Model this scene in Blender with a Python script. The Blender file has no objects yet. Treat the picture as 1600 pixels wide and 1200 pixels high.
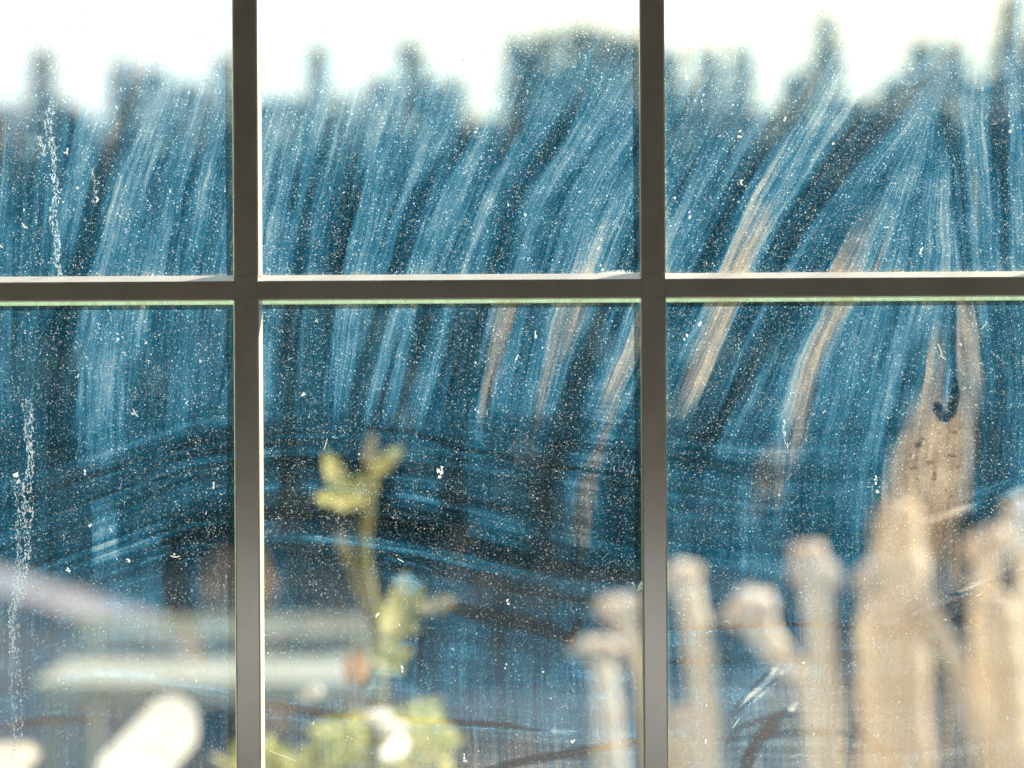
import bpy, bmesh, math, random
import numpy as np
from mathutils import Vector

random.seed(7)
rng = np.random.default_rng(11)
scene = bpy.context.scene
COL = scene.collection
R = math.radians

# ------------------------------------------------------------------ camera, sky, sun, exposure
S = 0.00052            # metres on the glass per unit of the layout grid
GY = 1.20              # distance from the camera to the glass
EYE = 1.50
ROLL = 0.0055          # radians
SUN_AZ, SUN_EL = R(65), R(33)

cam = bpy.data.cameras.new('camera')
cam_o = bpy.data.objects.new('camera', cam)
COL.objects.link(cam_o)
cam_o.location = (0, 0, EYE)
cam_o.rotation_euler = (R(90), ROLL, 0)
cam.sensor_width = 36
cam.lens = 36 * GY / (1600 * S)
cam.clip_start = 0.05
cam.clip_end = 600
cam.dof.use_dof = True
cam.dof.focus_distance = GY
cam.dof.aperture_fstop = 2.0
scene.camera = cam_o

w = bpy.data.worlds.new('World')
scene.world = w
w.use_nodes = True
wn = w.node_tree
wn.nodes.clear()
wo = wn.nodes.new('ShaderNodeOutputWorld')
bg = wn.nodes.new('ShaderNodeBackground')
sky = wn.nodes.new('ShaderNodeTexSky')
sky.sky_type = 'NISHITA'
sky.sun_disc = False
sky.sun_elevation = SUN_EL
sky.sun_rotation = SUN_AZ
sky.air_density = 1.0
sky.dust_density = 2.0
bg.inputs['Strength'].default_value = 0.15
hsv = wn.nodes.new('ShaderNodeHueSaturation')       # milky, hazy sky
hsv.inputs['Saturation'].default_value = 0.12
wn.links.new(sky.outputs[0], hsv.inputs['Color'])
cap = wn.nodes.new('ShaderNodeMix')
cap.data_type = 'RGBA'
cap.blend_type = 'DARKEN'
cap.inputs[0].default_value = 1.0
cap.inputs[7].default_value = (0.78 / 0.15, 0.77 / 0.15, 0.58 / 0.15, 1)
wn.links.new(hsv.outputs[0], cap.inputs[6])
wn.links.new(cap.outputs[2], bg.inputs['Color'])
wn.links.new(bg.outputs[0], wo.inputs['Surface'])

sl = bpy.data.lights.new('sun', 'SUN')
sl.energy = 5.0
sl.angle = R(0.5)
sl.color = (1.0, 0.93, 0.82)
so = bpy.data.objects.new('sun', sl)
COL.objects.link(so)
sd = Vector((math.sin(SUN_AZ) * math.cos(SUN_EL), math.cos(SUN_AZ) * math.cos(SUN_EL), math.sin(SUN_EL)))
so.rotation_euler = sd.to_track_quat('Z', 'Y').to_euler()
so.location = (6, 6, 8)

vs = scene.view_settings
vs.view_transform = 'Standard'
vs.look = 'None'
vs.gamma = 1
vs.exposure = 1.12
scene.cycles.transparent_max_bounces = 16
scene.cycles.max_bounces = 8
scene.cycles.use_denoising = True

# ------------------------------------------------------------------ helpers
def tag(o, label=None, cat=None, group=None, kind=None):
    if label: o['label'] = label
    if cat: o['category'] = cat
    if group: o['group'] = group
    if kind: o['kind'] = kind
    return o

def empty(name, loc):
    o = bpy.data.objects.new(name, None)
    o.location = loc
    o.empty_display_size = 0.1
    COL.objects.link(o)
    return o

def mesh_obj(name, verts, faces, mat, parent=None, smooth=False, base=None):
    """verts in world space; stored relative to parent (or base)."""
    off = Vector((0, 0, 0))
    if parent is not None: off = world_loc(parent)
    elif base is not None: off = Vector(base)
    me = bpy.data.meshes.new(name)
    me.from_pydata([tuple(Vector(v) - off) for v in verts], [], faces)
    if smooth:
        me.polygons.foreach_set('use_smooth', [True] * len(me.polygons))
    me.update()
    o = bpy.data.objects.new(name, me)
    for m in (mat if isinstance(mat, (list, tuple)) else [mat]):
        me.materials.append(m)
    COL.objects.link(o)
    if parent is not None: o.parent = parent
    elif base is not None: o.location = base
    return o

def world_loc(o):
    v = Vector(o.location)
    while o.parent is not None:
        o = o.parent
        v += Vector(o.location)
    return v

def bm_obj(name, bm, mat, parent=None, smooth=False, base=None):
    vs_ = [v.co.copy() for v in bm.verts]
    bm.verts.index_update()
    fs = [[v.index for v in f.verts] for f in bm.faces]
    bm.free()
    return mesh_obj(name, vs_, fs, mat, parent, smooth, base)

def box(bm, x0, x1, y0, y1, z0, z1, bevel=0.0):
    r = bmesh.ops.create_cube(bm, size=1.0)
    for v in r['verts']:
        v.co = Vector(((x0 + x1) / 2 + v.co.x * (x1 - x0), (y0 + y1) / 2 + v.co.y * (y1 - y0), (z0 + z1) / 2 + v.co.z * (z1 - z0)))
    if bevel > 0:
        es = list({e for v in r['verts'] for e in v.link_edges})
        bmesh.ops.bevel(bm, geom=es, offset=bevel, segments=2, affect='EDGES')

def unroll(px, py):
    dx, dy = px - 800, py - 600
    return 800 + dx + dy * ROLL, 600 + dy - dx * ROLL

def P(px, py, D=GY):
    """point at distance D that lies behind spot (px, py) of the glass"""
    px, py = unroll(px, py)
    k = D / GY
    return Vector(((px - 800) * S * k, D, EYE - (py - 600) * S * k))

def gx(u): return (u - 800) * S
def gz(v): return EYE - (v - 600) * S

def nodemat(name):
    m = bpy.data.materials.new(name)
    m.use_nodes = True
    nt = m.node_tree
    nt.nodes.clear()
    out = nt.nodes.new('ShaderNodeOutputMaterial')
    return m, nt, out

def N(nt, t, **kw):
    n = nt.nodes.new(t)
    for k, v in kw.items(): setattr(n, k, v)
    return n

def simple(name, col, col2=None, rough=0.7, scale=8, spec=0.3, transl=None, bump=0.0, detail=6):
    m, nt, out = nodemat(name)
    b = N(nt, 'ShaderNodeBsdfPrincipled')
    b.inputs['Roughness'].default_value = rough
    b.inputs['Specular IOR Level'].default_value = spec
    tc = N(nt, 'ShaderNodeTexCoord')
    nz = N(nt, 'ShaderNodeTexNoise')
    nz.inputs['Scale'].default_value = scale
    nz.inputs['Detail'].default_value = detail
    nt.links.new(tc.outputs['Object'], nz.inputs['Vector'])
    cr = N(nt, 'ShaderNodeValToRGB')
    cr.color_ramp.elements[0].position = 0.35
    cr.color_ramp.elements[1].position = 0.65
    cr.color_ramp.elements[0].color = (*col, 1)
    cr.color_ramp.elements[1].color = (*(col2 or [c * 1.25 for c in col]), 1)
    nt.links.new(nz.outputs['Fac'], cr.inputs['Fac'])
    nt.links.new(cr.outputs['Color'], b.inputs['Base Color'])
    if bump:
        bp = N(nt, 'ShaderNodeBump')
        bp.inputs['Strength'].default_value = bump
        nt.links.new(nz.outputs['Fac'], bp.inputs['Height'])
        nt.links.new(bp.outputs['Normal'], b.inputs['Normal'])
    if transl:
        tr = N(nt, 'ShaderNodeBsdfTranslucent')
        mx = N(nt, 'ShaderNodeMixShader')
        mx.inputs[0].default_value = transl
        nt.links.new(cr.outputs['Color'], tr.inputs['Color'])
        nt.links.new(b.outputs[0], mx.inputs[1])
        nt.links.new(tr.outputs[0], mx.inputs[2])
        nt.links.new(mx.outputs[0], out.inputs['Surface'])
    else:
        nt.links.new(b.outputs[0], out.inputs['Surface'])
    return m

# ------------------------------------------------------------------ materials
M = {}
M['bar'] = simple('painted bar', (0.74, 0.67, 0.56), (0.84, 0.77, 0.66), rough=0.22, scale=30, spec=1.0, bump=0.015)
[n for n in M['bar'].node_tree.nodes if n.type == 'BSDF_PRINCIPLED'][0].inputs['IOR'].default_value = 1.9
M['bar_out'] = simple('outer bar bounce tint', (0.66, 0.78, 0.62), (0.78, 0.88, 0.74), rough=0.5, scale=300, transl=0.85)  # white bars; greenish bounced light is put into colour and translucency
M['frame'] = simple('sash paint', (0.60, 0.58, 0.55), rough=0.35, scale=20, spec=0.5)
M['plaster'] = simple('brown boards', (0.52, 0.42, 0.29), (0.60, 0.49, 0.35), rough=0.9, scale=5, bump=0.05)
M['ceil'] = simple('dark ceiling boards', (0.03, 0.024, 0.02), (0.05, 0.04, 0.03), rough=0.8, scale=6)
M['floorb'] = simple('pale floor', (0.50, 0.48, 0.46), (0.60, 0.58, 0.55), rough=0.6, scale=4)
M['soil'] = simple('shaded soil and leaf litter', (0.010, 0.009, 0.009), (0.030, 0.022, 0.018), rough=0.95, scale=3, bump=0.4)  # shade on the ground is put into this dark soil colour
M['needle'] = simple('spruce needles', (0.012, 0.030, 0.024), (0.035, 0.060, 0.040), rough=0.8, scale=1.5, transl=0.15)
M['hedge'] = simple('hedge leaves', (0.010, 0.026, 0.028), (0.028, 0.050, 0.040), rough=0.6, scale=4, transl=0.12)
M['bark'] = simple('dark bark', (0.06, 0.045, 0.035), (0.12, 0.09, 0.07), rough=0.9, scale=8, bump=0.4)
M['stump'] = simple('red brown bark', (0.045, 0.026, 0.014), (0.085, 0.05, 0.028), rough=0.9, scale=9, bump=0.5)
M['stem'] = simple('sunlit-tone bare stems', (0.90, 0.77, 0.59), (0.96, 0.88, 0.73), rough=0.75, scale=9, bump=0.25, transl=0.25)  # brightness of sunlight is put into the pale stem colour
M['stem_tip'] = simple('pinkish cut knobs', (0.80, 0.64, 0.50), (0.94, 0.84, 0.68), rough=0.8, scale=12, bump=0.3, transl=0.25)
M['leaf'] = simple('yellow green leaves', (0.36, 0.37, 0.05), (0.80, 0.76, 0.40), rough=0.5, scale=14, transl=0.55)
M['leaf_dull'] = simple('olive leaves', (0.30, 0.26, 0.13), (0.42, 0.38, 0.22), rough=0.6, scale=14, transl=0.45)
M['shoot'] = simple('olive green shoot', (0.26, 0.25, 0.08), (0.36, 0.33, 0.14), rough=0.6, scale=20, transl=0.3)
M['hip'] = simple('orange fruit skin', (0.80, 0.44, 0.18), (0.86, 0.56, 0.28), rough=0.3, scale=20)
M['glint'] = simple('white leaf highlights', (0.93, 0.92, 0.86), (0.97, 0.96, 0.92), rough=0.6, scale=30, transl=0.2)  # near-white for the highlights painted on the low plant
M['bench'] = simple('pale green paint', (0.36, 0.37, 0.30), (0.47, 0.46, 0.39), rough=0.5, scale=7)
M['white'] = simple('cream white paint', (0.44, 0.43, 0.37), (0.60, 0.58, 0.50), rough=0.7, scale=9)
M['cream'] = simple('cream stone', (0.46, 0.40, 0.31), (0.58, 0.51, 0.40), rough=0.6, scale=9)
M['slate'] = simple('grey roofing', (0.12, 0.105, 0.11), (0.19, 0.17, 0.17), rough=0.7, scale=6)
M['shedwall'] = simple('weathered grey boards', (0.30, 0.29, 0.32), (0.42, 0.41, 0.44), rough=0.85, scale=6)

# clean glass for the faces behind the grime
def glass_group(nt):
    tr = N(nt, 'ShaderNodeBsdfTransparent')
    tr.inputs['Color'].default_value = (0.97, 0.985, 0.975, 1)
    gl = N(nt, 'ShaderNodeBsdfGlossy')
    gl.inputs['Roughness'].default_value = 0.02
    fr = N(nt, 'ShaderNodeFresnel')
    fr.inputs['IOR'].default_value = 1.45
    mul = N(nt, 'ShaderNodeMath', operation='MULTIPLY')
    mul.inputs[1].default_value = 0.6
    nt.links.new(fr.outputs[0], mul.inputs[0])
    mx = N(nt, 'ShaderNodeMixShader')
    nt.links.new(mul.outputs[0], mx.inputs[0])
    nt.links.new(tr.outputs[0], mx.inputs[1])
    nt.links.new(gl.outputs[0], mx.inputs[2])
    return mx

mg, nt, out = nodemat('window glass')
nt.links.new(glass_group(nt).outputs[0], out.inputs['Surface'])
M['glass'] = mg

# grime: a dusty film that lets most light through and scatters the rest
GRIME_GAIN = 0.80
def grime_material():
    m, nt, out = nodemat('smeared grime on glass')
    L = nt.links.new
    at = N(nt, 'ShaderNodeAttribute', attribute_name='grime')
    fl = N(nt, 'ShaderNodeAttribute', attribute_name='flow')
    sep = N(nt, 'ShaderNodeSeparateColor')
    L(at.outputs['Color'], sep.inputs[0])
    fs = N(nt, 'ShaderNodeSeparateXYZ')
    L(fl.outputs['Vector'], fs.inputs[0])
    def math_(op, a, b=None, c=None, clamp=False):
        n = N(nt, 'ShaderNodeMath', operation=op)
        n.use_clamp = clamp
        for i, v in enumerate((a, b, c)):
            if v is None: continue
            if isinstance(v, (int, float)): n.inputs[i].default_value = v
            else: L(v, n.inputs[i])
        return n.outputs[0]
    def streak(a, b, fa, fb, off=0.0, detail=2.0):
        cx = N(nt, 'ShaderNodeCombineXYZ')
        L(math_('MULTIPLY', a, fa), cx.inputs[0])
        L(math_('MULTIPLY', b, fb), cx.inputs[1])
        cx.inputs[2].default_value = off
        nz = N(nt, 'ShaderNodeTexNoise')
        nz.inputs['Scale'].default_value = 1.0
        nz.inputs['Detail'].default_value = detail
        nz.inputs['Roughness'].default_value = 0.6
        L(cx.outputs[0], nz.inputs['Vector'])
        return math_('SUBTRACT', nz.outputs['Fac'], 0.5)
    u, y, v = fs.outputs[0], fs.outputs[1], fs.outputs[2]   # hundred-unit coordinates
    # along the wipe: fine hairs, medium strands, wide strands
    s1 = streak(u, y, 27.0, 1.0, 1.3, 3.0)
    s2 = streak(u, y, 13.0, 0.55, 5.1, 2.0)
    s3 = streak(u, y, 4.6, 0.35, 9.7, 2.0)
    main = math_('ADD', math_('ADD', math_('MULTIPLY', s1, 1.05), math_('MULTIPLY', s2, 1.1)), math_('MULTIPLY', s3, 1.0))
    # along the sweeping arcs
    x = N(nt, 'ShaderNodeAttribute', attribute_name='place')
    xs = N(nt, 'ShaderNodeSeparateXYZ')
    L(x.outputs['Vector'], xs.inputs[0])
    a1 = streak(v, xs.outputs[0], 36.0, 0.9, 2.2, 2.0)
    a2 = streak(v, xs.outputs[0], 11.0, 0.4, 7.7, 2.0)
    arc = math_('ADD', math_('MULTIPLY', a1, 1.0), math_('MULTIPLY', a2, 1.2))
    wa = sep.outputs['Blue']
    st = math_('ADD', math_('MULTIPLY', main, math_('SUBTRACT', 1.0, math_('MULTIPLY', wa, 0.6))), math_('MULTIPLY', arc, wa))
    # grain
    tc = N(nt, 'ShaderNodeTexCoord')
    g1 = N(nt, 'ShaderNodeTexNoise'); g1.inputs['Scale'].default_value = 900; g1.inputs['Detail'].default_value = 2
    L(tc.outputs['Object'], g1.inputs['Vector'])
    g2 = N(nt, 'ShaderNodeTexNoise'); g2.inputs['Scale'].default_value = 60; g2.inputs['Detail'].default_value = 3
    L(tc.outputs['Object'], g2.inputs['Vector'])
    gr = math_('ADD', math_('MULTIPLY', math_('SUBTRACT', g1.outputs['Fac'], 0.5), 0.85), math_('MULTIPLY', math_('SUBTRACT', g2.outputs['Fac'], 0.5), 0.45))
    fac = math_('ADD', 1.0, math_('ADD', math_('MULTIPLY', st, 0.66), gr))
    d = math_('MULTIPLY', sep.outputs['Red'], fac)
    d = math_('ADD', d, math_('ADD', math_('MULTIPLY', gr, 0.05), math_('MULTIPLY', st, 0.13)), clamp=True)
    def ramp(pts):
        cr = N(nt, 'ShaderNodeValToRGB')
        e = cr.color_ramp.elements
        e[0].position = pts[0][0]; e[0].color = (*pts[0][1], 1)
        e[1].position = pts[-1][0]; e[1].color = (*pts[-1][1], 1)
        for p, c in pts[1:-1]:
            n = e.new(p); n.color = (*c, 1)
        L(d, cr.inputs['Fac'])
        return cr.outputs['Color']
    blue = ramp([(0.0, (0.0, 0.005, 0.010)), (0.1, (0.001, 0.020, 0.038)), (0.3, (0.006, 0.070, 0.132)), (0.5, (0.034, 0.172, 0.298)),
                 (0.6, (0.100, 0.254, 0.378)), (0.7, (0.205, 0.350, 0.450)), (0.85, (0.44, 0.50, 0.51)), (1.0, (0.62, 0.64, 0.62))])
    tan = ramp([(0.0, (0.004, 0.003, 0.002)), (0.3, (0.09, 0.070, 0.050)), (0.5, (0.25, 0.195, 0.145)),
                (0.7, (0.36, 0.29, 0.225)), (0.85, (0.47, 0.39, 0.30)), (1.0, (0.60, 0.55, 0.46))])
    mixc = N(nt, 'ShaderNodeMix', data_type='RGBA')
    g3 = math_('MULTIPLY_ADD', s2, 1.2, sep.outputs['Green'], clamp=True)
    g3 = math_('MULTIPLY', g3, math_('GREATER_THAN', sep.outputs['Green'], 0.02))
    g3 = math_('MULTIPLY', g3, math_('MULTIPLY', sep.outputs['Green'], 4.0, clamp=True))
    L(g3, mixc.inputs[0]); L(blue, mixc.inputs[6]); L(tan, mixc.inputs[7])
    def fine(scale, rad, share, seed):
        mp = N(nt, 'ShaderNodeVectorMath', operation='ADD'); mp.inputs[1].default_value = (seed, seed * 1.7, seed * 0.3)
        L(tc.outputs['Object'], mp.inputs[0])
        flat = N(nt, 'ShaderNodeVectorMath', operation='MULTIPLY'); flat.inputs[1].default_value = (1, 0, 1)
        L(mp.outputs[0], flat.inputs[0])
        vo = N(nt, 'ShaderNodeTexVoronoi'); vo.feature = 'F1'; vo.inputs['Scale'].default_value = scale
        L(flat.outputs[0], vo.inputs['Vector'])
        vc = N(nt, 'ShaderNodeSeparateColor'); L(vo.outputs['Color'], vc.inputs[0])
        r_ = math_('MULTIPLY', math_('MULTIPLY_ADD', vc.outputs['Green'], 0.7, 0.3), rad)
        hit = math_('LESS_THAN', vo.outputs['Distance'], r_)
        on = math_('GREATER_THAN', vc.outputs['Red'], 1 - share)
        amp = math_('MULTIPLY', math_('POWER', vc.outputs['Blue'], 1.7), 0.80)
        amp = math_('ADD', amp, 0.05)
        return math_('MULTIPLY', math_('MULTIPLY', hit, on), amp), vo.outputs['Color']
    f1, k1 = fine(560, 0.36, 0.75, 0.0)
    f2, k2 = fine(900, 0.44, 0.70, 3.1)
    hue = N(nt, 'ShaderNodeMix', data_type='RGBA'); hue.inputs[0].default_value = 0.30
    hue.inputs[6].default_value = (0.92, 0.92, 0.86, 1); L(k1, hue.inputs[7])
    both = math_('ADD', f1, math_('MULTIPLY', f2, 0.7))
    both = math_('MULTIPLY', both, math_('MULTIPLY_ADD', math_('SUBTRACT', g2.outputs['Fac'], 0.5), 3.0, 0.75, clamp=True))
    both = math_('MULTIPLY', both, math_('MINIMUM', 1.0, math_('MAXIMUM', 0.42, math_('MULTIPLY_ADD', y, -0.085, 1.35))))
    fsc = N(nt, 'ShaderNodeVectorMath', operation='SCALE'); L(hue.outputs[2], fsc.inputs[0]); L(both, fsc.inputs['Scale'])
    sum_ = N(nt, 'ShaderNodeVectorMath', operation='ADD'); L(mixc.outputs[2], sum_.inputs[0]); L(fsc.outputs[0], sum_.inputs[1])
    sc = N(nt, 'ShaderNodeVectorMath', operation='SCALE')
    sc.inputs['Scale'].default_value = GRIME_GAIN
    L(sum_.outputs[0], sc.inputs[0])
    tl = N(nt, 'ShaderNodeBsdfTranslucent')
    L(sc.outputs[0], tl.inputs['Color'])
    # what passes straight through
    thr = math_('SUBTRACT', math_('SUBTRACT', 1.0, math_('MULTIPLY', both, 0.25)), math_('MULTIPLY', d, math_('MULTIPLY_ADD', g3, 0.35, 0.35)))
    tr = N(nt, 'ShaderNodeBsdfTransparent')
    L(thr, tr.inputs['Color'])
    add = N(nt, 'ShaderNodeAddShader')
    L(tr.outputs[0], add.inputs[0]); L(tl.outputs[0], add.inputs[1])
    L(add.outputs[0], out.inputs['Surface'])
    return m
M['grime'] = grime_material()

def speck_material():
    m, nt, out = nodemat('dust fleck')
    at = N(nt, 'ShaderNodeAttribute', attribute_name='tint')
    tl = N(nt, 'ShaderNodeBsdfTranslucent')
    df = N(nt, 'ShaderNodeBsdfDiffuse')
    mx = N(nt, 'ShaderNodeMixShader'); mx.inputs[0].default_value = 0.1
    nt.links.new(at.outputs['Color'], tl.inputs['Color'])
    nt.links.new(at.outputs['Color'], df.inputs['Color'])
    nt.links.new(tl.outputs[0], mx.inputs[1]); nt.links.new(df.outputs[0], mx.inputs[2])
    tr = N(nt, 'ShaderNodeBsdfTransparent')
    m2 = N(nt, 'ShaderNodeMixShader'); m2.inputs[0].default_value = 0.8
    nt.links.new(tr.outputs[0], m2.inputs[1]); nt.links.new(mx.outputs[0], m2.inputs[2])
    nt.links.new(m2.outputs[0], out.inputs['Surface'])
    return m
M['speck'] = speck_material()

# ------------------------------------------------------------------ room behind the camera
def slab(name, *b, mat, label=None):
    bm = bmesh.new(); box(bm, *b)
    return tag(bm_obj(name, bm, mat), kind='structure')
XL, XR = gx(-271), gx(1679)          # the window opening
ZT, ZB = gz(-430), gz(1330)
slab('floor', -2.2, 2.2, -3.0, GY + 0.06, -0.1, 0.0, mat=M['floorb'])
slab('ceiling', -2.2, 2.2, -3.0, GY - 0.045, 2.5, 2.6, mat=M['ceil'])
slab('wall_left', -2.3, -2.2, -3.0, GY + 0.004, 0.0, 2.6, mat=M['plaster'])
slab('wall_right', 2.2, 2.3, -3.0, GY + 0.004, 0.0, 2.6, mat=M['plaster'])
bm = bmesh.new()
WY0, WY1 = GY - 0.045, GY + 0.004
box(bm, -2.2, XL, WY0, WY1, 0.0, 2.6)
box(bm, XR, 2.2, WY0, WY1, 0.0, 2.6)
box(bm, XL, XR, WY0, WY1, 0.0, ZB)
box(bm, XL, XR, WY0, WY1, ZT, 2.6)
tag(bm_obj('wall_front', bm, M['plaster']), kind='structure')
bm = bmesh.new()
box(bm, -2.2, -1.7, -3.1, -3.0, 0.0, 2.6)
box(bm, 1.7, 2.2, -3.1, -3.0, 0.0, 2.6)
box(bm, -1.7, 1.7, -3.1, -3.0, 0.82, 2.6)  # low opening below is invented, shaped to brighten the bars' lower reflection
tag(bm_obj('wall_back', bm, M['plaster']), kind='structure')

M['reflector'] = simple('pale terrace slabs', (0.76, 0.79, 0.84), (0.84, 0.87, 0.91), rough=0.8, scale=3)
slab('reflector', -6, 6, -14, -3.1, -0.1, -0.01, mat=M['reflector'])  # unseen pale surface, added to give the bars a bright low reflection
# ------------------------------------------------------------------ the window
win = empty('window', (0, GY, ZB))
tag(win, 'grime-smeared window with grey-brown glazing bars filling the view', 'window')
VX = [385.5, 1022.0]                 # centre lines of the upright bars
HALF = 18.0
HY = (438.0, 465.0)                  # face of the cross bar
COLS = [(-235.0, VX[0] - 15), (VX[0] + 15, VX[1] - 15), (VX[1] + 15, 1643.0)]
ROWS = [(-394.0, 444.0), (462.0, 1294.0)]
YF = GY - 0.0155                      # inner face of the bars
# the bars appear a little larger because they stand in front of the glass
def fx(u): return gx(u) * YF / GY
def fz(v): return EYE + (gz(v) - EYE) * YF / GY

def profile_bar(name, along, a0, a1, c0, c1, ch0, ch1, mat):
    """bar with a flat inner face c0..c1 and sloped flanks widening by ch0/ch1 towards the glass"""
    yb = GY - 0.0012
    vs_, e = [], 0.0006
    def pt(a, c, yy): return (c, yy, a) if along == 'z' else (a, yy, c)
    prof = [(c0 - ch0, yb), (c0 - ch0, yb - 0.002), (c0 - e, YF + e), (c0 + e, YF), (c1 - e, YF), (c1 + e, YF + e), (c1 + ch1, yb - 0.002), (c1 + ch1, yb)]
    for a in (a0, a1):
        for c, yy in prof: vs_.append(pt(a, c, yy))
    n = len(prof)
    fs = [(i, (i + 1) % n, n + (i + 1) % n, n + i) for i in range(n)] + [tuple(range(n))[::-1], tuple(range(n, 2 * n))]
    o = mesh_obj(name, vs_, fs, mat, win)
    bmm = bmesh.new(); bmm.from_mesh(o.data); bmesh.ops.recalc_face_normals(bmm, faces=bmm.faces); bmm.to_mesh(o.data); bmm.free()
    return o

px = S
JT, JB = 428.5, 464.5                # joints of the uprights with the crossing blocks
for cx in VX:
    for (v0, v1) in ((-400, JT), (JB, 1300)):
        profile_bar('upright_bar', 'z', fz(v1) + 0.0003 * (v0 < 0), fz(v0) - 0.0003 * (v0 > 0), fx(cx - HALF), fx(cx + HALF), 0.0002, 0.0015, M['bar'])
    bm = bmesh.new()
    box(bm, fx(cx - HALF - 1), fx(cx + HALF + 0.5), YF - 0.0002, GY - 0.0012, fz(JB), fz(JT), bevel=0.0004)
    bm_obj('bar_joint', bm, M['bar'], win)
segs = [(-240, VX[0] - HALF - 1), (VX[0] + HALF + 0.5, VX[1] - HALF - 1), (VX[1] + HALF + 0.5, 1648)]
for a, b in segs:
    profile_bar('cross_bar', 'x', fx(a) + 0.0001, fx(b) - 0.0001, fz(HY[1]), fz(HY[0]), 0.0010, 0.0060, M['bar'])
# outer half of the bars, beyond the glass
YO0, YO1 = GY + 0.0017, GY + 0.0025
for cx in VX:
    o0, o1 = gx(cx - HALF - 2.5), gx(cx + HALF + 1.2)
    bm = bmesh.new(); box(bm, o0, o1, YO0, YO1, gz(1300), gz(-400))
    bm_obj('outer_upright', bm, M['bar_out'], win)
for a, b in [(-240, VX[0] - HALF - 2.7), (VX[0] + HALF + 1.4, VX[1] - HALF - 2.7), (VX[1] + HALF + 1.4, 1648)]:
    bm = bmesh.new(); box(bm, gx(a), gx(b), YO0, YO1, gz(473.5), gz(440))
    bm_obj('outer_cross_bar', bm, M['bar_out'], win)
# sash frame outside the picture
def frame_piece(a, b, c, d):
    bm = bmesh.new(); box(bm, a, b, GY - 0.04, GY + 0.004, c, d, bevel=0.002)
    bm_obj('sash_rail', bm, M['frame'], win)
frame_piece(XL, gx(-236), ZB, ZT); frame_piece(gx(1644), XR, ZB, ZT)
frame_piece(gx(-236), gx(1644), ZB, gz(1295)); frame_piece(gx(-236), gx(1644), gz(-395), ZT)

# ------------------------------------------------------------------ how the grime lies: read-off rows
# flow curves of the wipe: where a strand that crosses y=430 at u lies at other heights
CY = np.array([-400, 0, 150, 300, 430, 600, 750, 1300.])
CURVES = [
    (-300, [-290, -292, -294, -297, -300, -302, -304, -310]),
    (40,   [120, 70, 55, 45, 40, 32, 28, 20]),
    (128,  [400, 290, 223, 165, 128, 96, 84, 78]),
    (278,  [520, 388, 345, 303, 278, 262, 255, 250]),
    (473,  [740, 585, 536, 495, 473, 448, 442, 440]),
    (532,  [840, 660, 600, 550, 532, 512, 505, 500]),
    (622,  [1010, 800, 735, 662, 622, 568, 545, 540]),
    (712,  [1140, 905, 830, 746, 712, 655, 625, 620]),
    (765,  [1240, 985, 905, 808, 765, 728, 705, 700]),
    (808,  [1310, 1050, 960, 852, 808, 765, 745, 740]),
    (880,  [1390, 1125, 1030, 932, 880, 840, 815, 810]),
    (985,  [1500, 1235, 1110, 1040, 985, 912, 870, 860]),
    (1098, [1660, 1370, 1255, 1160, 1098, 1010, 960, 950]),
    (1150, [1730, 1440, 1305, 1212, 1150, 1075, 1020, 1010]),
    (1215, [1800, 1560, 1428, 1292, 1215, 1125, 1078, 1070]),
    (1282, [1860, 1660, 1462, 1370, 1282, 1190, 1150, 1140]),
    (1330, [1880, 1690, 1470, 1395, 1330, 1262, 1230, 1220]),
    (1400, [1900, 1700, 1475, 1430, 1400, 1350, 1320, 1310]),
    (1455, [1910, 1710, 1478, 1465, 1455, 1410, 1380, 1370]),
    (1508, [1920, 1720, 1484, 1498, 1508, 1532, 1532, 1525]),
    (1572, [1930, 1730, 1566, 1568, 1572, 1585, 1580, 1575]),
    (1700, [1940, 1740, 1690, 1695, 1700, 1705, 1705, 1700]),
    (1900, [2000, 1900, 1900, 1900, 1900, 1900, 1900, 1900]),
]
# above the sky line nothing of the fan shows: keep the top spread gentle
CU = np.array([c[0] for c in CURVES], float)
CX = np.array([c[1] for c in CURVES], float)
for k in range(len(CURVES)):         # the hand's sweep is smooth: one gentle bend per strand
    if 100 < CU[k] < 1300:
        yy = np.array([150, 300, 430, 600, 750.])
        pc = np.polyfit(yy - 430, CX[k, 2:7] - CU[k], 2, w=[1, 1, 4, 1, 1])
        CX[k, 2:7] = CU[k] + np.polyval(pc, yy - 430)
for k in range(1, len(CURVES)):      # strictly increasing in every row
    CX[k] = np.maximum(CX[k], CX[k - 1] + 3)
CX[:, 1] = CX[:, 2] + (CX[:, 2] - CX[:, 3]) * 0.8
CX[:, 0] = CX[:, 1] + (CX[:, 2] - CX[:, 3]) * 2.0
for k in range(1, len(CURVES)): CX[k] = np.maximum(CX[k], CX[k - 1] + 3)

def curve_row(y):
    """x positions of all control curves at height y (smooth)"""
    i = int(np.clip(np.searchsorted(CY, y) - 1, 0, len(CY) - 2))
    t = np.clip((y - CY[i]) / (CY[i + 1] - CY[i]), 0, 1)
    def tang(j):
        a, b = max(j - 1, 0), min(j + 1, len(CY) - 1)
        return (CX[:, b] - CX[:, a]) / (CY[b] - CY[a])
    h = CY[i + 1] - CY[i]
    m0, m1 = tang(i) * h, tang(i + 1) * h
    v = (2*t**3-3*t**2+1)*CX[:, i] + (t**3-2*t**2+t)*m0 + (-2*t**3+3*t**2)*CX[:, i+1] + (t**3-t**2)*m1
    for k in range(1, len(v)): v[k] = max(v[k], v[k - 1] + 1.5)
    return v

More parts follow.
